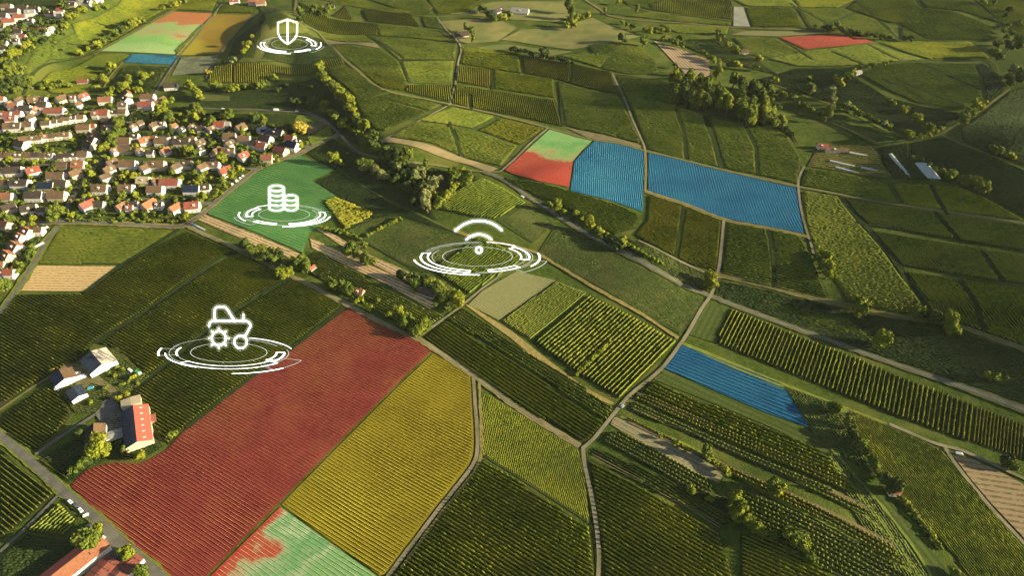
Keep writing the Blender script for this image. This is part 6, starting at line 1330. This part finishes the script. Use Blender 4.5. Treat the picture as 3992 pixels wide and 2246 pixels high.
merged("orchard_bushes", [t for z, t in rest], "rows of small orchard bushes and hedge bushes beyond the larger ones", "bushes")
M_STRIP = noise_mat("pinkish_orchard_soil", (0.15, 0.105, 0.06), (0.09, 0.085, 0.035), 0.2)
for a, b, w, m, nm in (((1590, 1028), (2190, 1285), 3.0, M_STRIP, "soil_strip"), ((1580, 1062), (2260, 1380), 2.6, M_STRIP, "soil_strip"), ((1640, 1008), (2150, 1235), 1.6, M_STRIP, "soil_strip")):
    road([a, ((a[0] + b[0]) / 2, (a[1] + b[1]) / 2 - 4), b], w, m, nm, 0.38)
for pts, w in (([(1600, 1036), (1760, 1095), (1930, 1172), (2060, 1240), (2190, 1312), (2275, 1400), (2320, 1460)], 2.4), ([(1560, 1050), (1700, 1110), (1800, 1160), (1880, 1215), (1960, 1262), (2100, 1330), (2260, 1420), (2330, 1470)], 2.4),
               ([(2085, 1150), (2150, 1235), (2220, 1320), (2290, 1420), (2330, 1490)], 3.0), ([(2090, 1130), (2160, 1210), (2230, 1290), (2310, 1400), (2360, 1490)], 2.0)):
    road(pts, w, M_LUSH, "verge", 0.36, wob=.2)
# garden shrubs filling the plots between the houses
shr = []
for c, (x0, x1, y0, y1), n in (('A', (0, 2576, 250, 1440), 430), ('B', (0, 2576, 500, 1440), 400), ('C', (0, 1700, 480, 1300), 240), ('E', (0, 2576, 100, 1300), 440), ('F', (0, 2200, 200, 1300), 330), ('G', (0, 620, 0, 1300), 70), ('H', (0, 1350, 350, 1150), 170)):
    XY = [(random.uniform(x0, x1), random.uniform(y0, y1)) for _ in range(n)]
    for (x, y), q in zip(XY, G([Q(c, *p) for p in XY])):
        if c == 'G' and y > 1320 - (x - 0) * 1.6 + 400: continue
        if c in 'FC' and x > 1500 and y > 900: continue
        s = random.uniform(1.0, 2.6)
        if any(abs(q[0] - h[0].location[0]) < 7.5 and abs(q[1] - h[0].location[1]) < 6.5 for h in HOUSES): continue
        shr.append(dict(q=q, s=s, k=random.choice('gddgdd'), sh='bush') if random.random() < .62 else dict(q=q, s=random.uniform(2, 3.6), k=random.choice('gdgy'), sh='round'))
merged("garden_shrubbery", shr, "shrubs and hedges crowding the village gardens", "shrubs")
# garden lawns in the village, allotment plots
for c, pts, m in (('B', [(600, 570), (950, 560), (950, 740), (560, 750)], M_LUSH), ('F', [(400, 470), (1280, 490), (1250, 560), (380, 540)], M_LUSH), ('B', [(1960, 190), (2560, 240), (2560, 330), (1980, 340)], M_TRK), ('C', [(1850, 260), (2200, 280), (2460, 430), (2300, 360), (2050, 560), (1750, 500)], M_LUSH),
                  ('C', [(2290, 360), (2470, 440), (2150, 640), (2050, 640), (2050, 510)], noise_mat("bare_allotment", (0.16, 0.12, 0.08), (0.12, 0.10, 0.06), 0.2)), ('C', [(2480, 460), (2560, 640), (2240, 860), (2130, 850), (2060, 700), (2160, 650)], M_LUSH),
                  ('A', [(1250, 150), (1900, 60), (2000, 20), (2050, 60), (1950, 130), (1600, 140), (1300, 200)], M_LUSH)):
    sheet("lawn", G([Q(c, *p) for p in pts])[:, :2], m, 0.3)

# ---------------------------------------------------------------- glowing signs floating over the fields
M_GLOW = bpy.data.materials.new("glowing_light_tube"); M_GLOW.use_nodes = True
_b = M_GLOW.node_tree.nodes["Principled BSDF"]; _b.inputs["Base Color"].default_value = (0.9, 0.95, 0.9, 1)
_b.inputs["Emission Color"].default_value = (0.93, 1.0, 0.90, 1); _b.inputs["Emission Strength"].default_value = 1.6
M_GLOW2 = bpy.data.materials.new("faint_light_line"); M_GLOW2.use_nodes = True
_t = M_GLOW2.node_tree; _e = _t.nodes.new("ShaderNodeEmission"); _e.inputs[0].default_value = (0.95, 1.0, 0.92, 1); _e.inputs[1].default_value = 0.42
_tr = _t.nodes.new("ShaderNodeBsdfTransparent"); _ms = _t.nodes.new("ShaderNodeMixShader"); _ms.inputs[0].default_value = 0.75
_t.links.new(_tr.outputs[0], _ms.inputs[1]); _t.links.new(_e.outputs[0], _ms.inputs[2])
_t.links.new(_ms.outputs[0], [n for n in _t.nodes if n.type == 'OUTPUT_MATERIAL'][0].inputs["Surface"])
M_HALO = bpy.data.materials.new("halo_volume"); M_HALO.use_nodes = True  # emissive shell imitating a soft bloom round the tubes
_t = M_HALO.node_tree; _o = [n for n in _t.nodes if n.type == 'OUTPUT_MATERIAL'][0]
for _n in [n for n in _t.nodes if n.type == 'BSDF_PRINCIPLED']: _t.nodes.remove(_n)
_v = _t.nodes.new("ShaderNodeEmission"); _v.inputs[0].default_value = (0.93, 1.0, 0.90, 1); _v.inputs[1].default_value = 0.0005
_t.links.new(_v.outputs[0], _o.inputs["Volume"])

class Holo:
    def __init__(s, name, crop, centre, ring_c, label, scale, hover=30.0, ratio=0.25, ru=650):
        x0, y0, k = crop; s.k = k; s.x0, s.y0 = x0, y0
        P = (x0 + ring_c[0] / k, y0 + ring_c[1] / k); s.rc = ring_c
        q = g1(P, hover); q[2] += hover
        dx, dy, dz = ray(P[0], P[1]); t = np.array([float(dx), float(dy), float(dz)]); depth = q[1] * CP + (CAM_H - q[2]) * SP
        s.m = depth / FPX / k                       # metres per crop pixel
        s.q = q; s.dep = math.atan2(-t[2], t[1]); s.up = np.array([0, math.sin(s.dep), math.cos(s.dep)])
        phi = s.dep - math.asin(ratio); s.fw = np.array([0, math.cos(phi), -math.sin(phi)]); s.ru = ru * s.m
        cf = np.array([0, CP, -SP]); sh = q[0] / depth
        s.up = s.up + np.array([sh * float(s.up @ cf), 0, 0]); s.fw = s.fw + np.array([sh * float(s.fw @ cf), 0, 0])
        s.root = empty(name, q); tag(s.root, label, "hologram sign", "glowing signs over the fields")
        s.n = np.array([0, math.sin(phi), math.cos(phi)])
    def P(s, x, y):                                 # crop pixel on the upright icon plane, local
        return np.array([(x - s.rc[0]) * s.m, 0, 0]) + s.up * (-(y - s.rc[1]) * s.m)
    def tube(s, pts, r, name, closed=False, mat=None, parent=None):
        if mat is None:
            r = r * 0.78
            if not hasattr(s, 'halo'): s.halo = []
            s.halo.append((pts, closed))
        Pn = [s.P(*p) for p in pts]; V, F = [], []; n = 8; rr = r * s.m; N = len(Pn)
        vn = np.cross(np.array([1, 0, 0]), s.up)
        for i, p in enumerate(Pn):
            a = Pn[(i - 1) % N] if (closed or i) else p; b = Pn[(i + 1) % N] if (closed or i < N - 1) else p
            d = b - a; d = d / max(1e-9, np.linalg.norm(d)); u = np.cross(d, vn)
            V += [p + rr * (math.cos(2 * math.pi * j / n) * u + math.sin(2 * math.pi * j / n) * vn) for j in range(n)]
        m = N if closed else N - 1
        for i in range(m): F += [[i * n + j, i * n + (j + 1) % n, ((i + 1) % N) * n + (j + 1) % n, ((i + 1) % N) * n + j] for j in range(n)]
        if not closed:
            for i, sg in ((0, -1), (N - 1, 1)):
                d = (Pn[1] - Pn[0]) if i == 0 else (Pn[-1] - Pn[-2]); d = d / np.linalg.norm(d) * sg
                b = len(V); u = np.cross(d, vn)
                V += [Pn[i] + d * rr * .75 + rr * .6 * (math.cos(2 * math.pi * j / n) * u + math.sin(2 * math.pi * j / n) * vn) for j in range(n)]; V.append(Pn[i] + d * rr * 1.05)
                o = i * n
                for j in range(n):
                    # cap ring and tip
                    F += [[b + j, b + (j + 1) % n, b + n]]
                ring = [V[o + j] for j in range(n)]
                for j in range(n):
                    k = min(range(n), key=lambda t: np.linalg.norm(V[b + t] - ring[j])); k2 = min(range(n), key=lambda t: np.linalg.norm(V[b + t] - ring[(j + 1) % n]))
                    F.append([o + j, o + (j + 1) % n, b + k2, b + k] if k != k2 else [o + j, o + (j + 1) % n, b + k])
        return mesh_obj(name, V, F, mat or M_GLOW, parent or s.root)
    def ring(s, strokes, name, mat=None):
        """strokes on the tilted disc: ('a', r, a0, a1, w) arc; ('l', angle, r0, r1, w) radial bar; radii in units of the inner ring."""
        b = MB(); th = 0.06
        def pt(r, a, z): return tuple((np.array([1, 0, 0]) * math.cos(a) + s.fw * math.sin(a)) * r * s.ru + s.n * z)
        for st in strokes:
            if st[0] == 'a':
                _, r, a0, a1, w = st; w *= .75; n = max(3, int(abs(a1 - a0) / 4))
                A = [R(a0 + (a1 - a0) * i / n) for i in range(n + 1)]
                for i in range(n):
                    p = [pt(r - w / 2, A[i], 0), pt(r + w / 2, A[i], 0), pt(r + w / 2, A[i + 1], 0), pt(r - w / 2, A[i + 1], 0)]
                    b.prism(p, tuple(s.n * th))
            else:
                _, a, r0, r1, w = st; w *= .75; a = R(a); t = w / 2 / max(r0, .1)
                b.prism([pt(r0, a - t, 0), pt(r1, a - t, 0), pt(r1, a + t, 0), pt(r0, a + t, 0)], tuple(s.n * th))
        return b.build(name, mat or M_GLOW, s.root)
def glow(h):
    for pts, closed in h.halo:
        h.tube(pts, 52, 'glow', closed, M_HALO)
def arcpts(cx, cy, rx, ry, a0, a1, n=20):
    return [(cx + rx * math.cos(R(a0 + (a1 - a0) * i / n)), cy - ry * math.sin(R(a0 + (a1 - a0) * i / n))) for i in range(n + 1)]
DISC1 = [('a', 1.37, 200, 330, .014), ('a', 1.37, 160, 196, .055), ('a', 1.84, 168, 192, .06), ('l', 168, 1.37, 1.84, .012), ('l', 192, 1.37, 1.84, .012), ('a', 1.66, 184, 242, .045), ('a', 1.56, 150, 256, .012),
         ('a', 1.36, 222, 318, .022), ('a', 1.62, 228, 318, .022), ('l', 222, 1.36, 1.62, .03), ('l', 318, 1.36, 1.62, .02), ('a', 2.02, 272, 310, .035), ('a', 1.25, 318, 358, .05), ('a', 1.45, 322, 358, .06), ('l', 358, 1.25, 1.45, .03),
         ('l', 322, 1.2, 1.45, .03), ('a', 1.56, 300, 370, .012), ('a', 2.0, 302, 335, .012), ('l', 302, 1.55, 2.0, .01), ('l', 335, 1.55, 2.0, .01), ('a', 1.7, 12, 70, .03), ('a', 1.45, 25, 75, .018), ('a', 1.6, 25, 160, .008)]
DISC2 = [('a', 1.42, 165, 262, .05), ('a', 1.62, 168, 262, .06), ('l', 262, 1.42, 1.62, .06), ('l', 168, 1.42, 1.62, .03), ('a', 1.82, 192, 272, .05), ('a', 1.3, 150, 205, .014), ('a', 1.38, 282, 316, .028), ('a', 1.58, 282, 316, .04),
         ('l', 282, 1.38, 1.58, .06), ('l', 316, 1.38, 1.62, .03), ('a', 1.25, 345, 400, .05), ('a', 1.48, 345, 405, .06), ('l', 345, 1.25, 1.48, .03), ('l', 402, 1.25, 1.48, .02), ('a', 1.78, 325, 370, .06), ('a', 2.0, 308, 345, .018), ('l', 308, 1.6, 2.0, .012), ('l', 345, 1.5, 2.0, .01),
         ('a', 1.58, 270, 420, .012), ('a', 1.4, 300, 372, .012), ('a', 1.66, 265, 330, .010), ('a', 1.62, 45, 80, .02), ('a', 1.55, 85, 165, .010), ('a', 1.45, 88, 165, .008), ('a', 1.62, 90, 160, .008)]
def mirror(ds): return [('a', d[1], 180 - d[3], 180 - d[2], d[4]) if d[0] == 'a' else ('l', 180 - d[1], d[2], d[3], d[4]) for d in ds]
def disc(h, ds, full_w=.016):
    h.ring([('a', 1.0, 0, 360, full_w)], "inner_ring", M_GLOW2)
    thick = [d for d in ds if d[4] >= .02]; thin = [d for d in ds if d[4] < .02]
    h.ring(thick, "bright_arcs"); h.ring(thin, "faint_arcs", M_GLOW2)
# tractor
h = Holo("tractor_hologram", (590, 1170, 4.364), None, (1318, 885), "glowing white tractor outline over a ringed disc above the big vineyard", 1, 36)
disc(h, DISC1)
h.tube([(1073, 345)] + arcpts(1145, 185, 72, 70, 180, 90, 6) + arcpts(1215, 195, 85, 80, 90, 30, 6) + [(1410, 345)], 16, "cab_outline")
h.tube([(980, 455)] + arcpts(1045, 425, 65, 65, 180, 90, 8) + [(1300, 360)] + arcpts(1610, 435, 75, 75, 90, -25, 10) + [(1600, 610)], 16, "hood_outline")
h.tube([(1563, 240), (1563, 345)], 15, "exhaust")
h.tube(arcpts(1148, 653, 120, 120, 0, 345, 23), 15, "rear_wheel", closed=True)
for k in range(8):
    a = R(45 * k); h.tube([(1148 + 130 * math.cos(a), 653 + 130 * math.sin(a)), (1148 + 172 * math.cos(a), 653 + 172 * math.sin(a))], 13, "wheel_tooth")
h.tube(arcpts(1518, 715, 108, 108, 0, 345, 23), 15, "front_wheel", closed=True)
glow(h)
# signal
h = Holo("signal_hologram", (1600, 830, 4.684), None, (1225, 790), "glowing white wireless signal mark over a ringed disc beside the mown meadow", 1, 30, 0.27, 638)
disc(h, DISC2)
h.tube(arcpts(1250, 680, 52, 52, 0, 345, 23), 17, "signal_dot", closed=True)
h.tube(arcpts(1250, 718, 325, 325, 45, 135, 20), 18, "signal_arc"); h.tube(arcpts(1250, 735, 590, 590, 44, 136, 24), 18, "signal_arc")
glow(h)
# coins
h = Holo("coin_stack_hologram", (890, 700, 6.44), None, (1400, 870), "glowing white outline of two coin stacks over the green tinted field", 1, 26, 0.25, 640)
disc(h, mirror(DISC2))
def stack(cx, rx, top, n, step, ry=70):
    h.tube(arcpts(cx, top, rx, ry, 0, 350, 35), 16, "coin_top", closed=True)
    for k in range(1, n + 1): h.tube(arcpts(cx, top + k * step, rx, ry, 180, 360, 18), 15, "coin_edge")
    for sx in (-1, 1): h.tube([(cx + sx * rx, top + 5), (cx + sx * rx, top + n * step)], 15, "coin_side")
stack(1212, 180, 225, 4, 122); stack(1570, 160, 463, 2, 122)
glow(h)
# shield
h = Holo("shield_hologram", (980, 60, 9.2), None, (1365, 1015), "glowing white shield outline over a ringed disc on the grassy hill", 1, 30, 0.27, 640)
disc(h, DISC2)
h.tube([(1297, 195), (1560, 280)] + arcpts(1595, 330, 45, 45, 60, 0, 4) + [(1640, 450), (1638, 640)] + [(1600, 760), (1520, 860), (1420, 945), (1297, 1010), (1175, 945), (1080, 860), (1000, 760), (957, 640), (957, 450)] + arcpts(1000, 330, 43, 45, 180, 120, 4) + [(1035, 280)], 19, "shield_rim", closed=True)
h.tube([(1297, 195), (1297, 1010)], 19, "shield_bar")
glow(h)
# ---------------------------------------------------------------- the evening air over the valley
hz = MB(); hz.box(gx[0] - 60, gx[-1] + 60, gy[0] - 60, gy[-1] + 60, float(Z.min()) - 1.5, CAM_H + 6)
M_HAZE = bpy.data.materials.new("evening_haze"); M_HAZE.use_nodes = True
_t = M_HAZE.node_tree; _o = [n for n in _t.nodes if n.type == 'OUTPUT_MATERIAL'][0]
for _n in [n for n in _t.nodes if n.type == 'BSDF_PRINCIPLED']: _t.nodes.remove(_n)
_v = _t.nodes.new("ShaderNodeVolumePrincipled"); _v.inputs["Color"].default_value = (0.92, 0.93, 0.80, 1); _v.inputs["Density"].default_value = 0.000012; _v.inputs["Anisotropy"].default_value = 0.0
_t.links.new(_v.outputs[0], _o.inputs["Volume"])
haze = hz.build("haze", M_HAZE); haze["kind"] = "stuff"; tag(haze, "thin warm evening haze filling the air over the whole valley", "haze")
print("trees", len(tr), "bushes", len(bushes), "objects", len(bpy.data.objects))
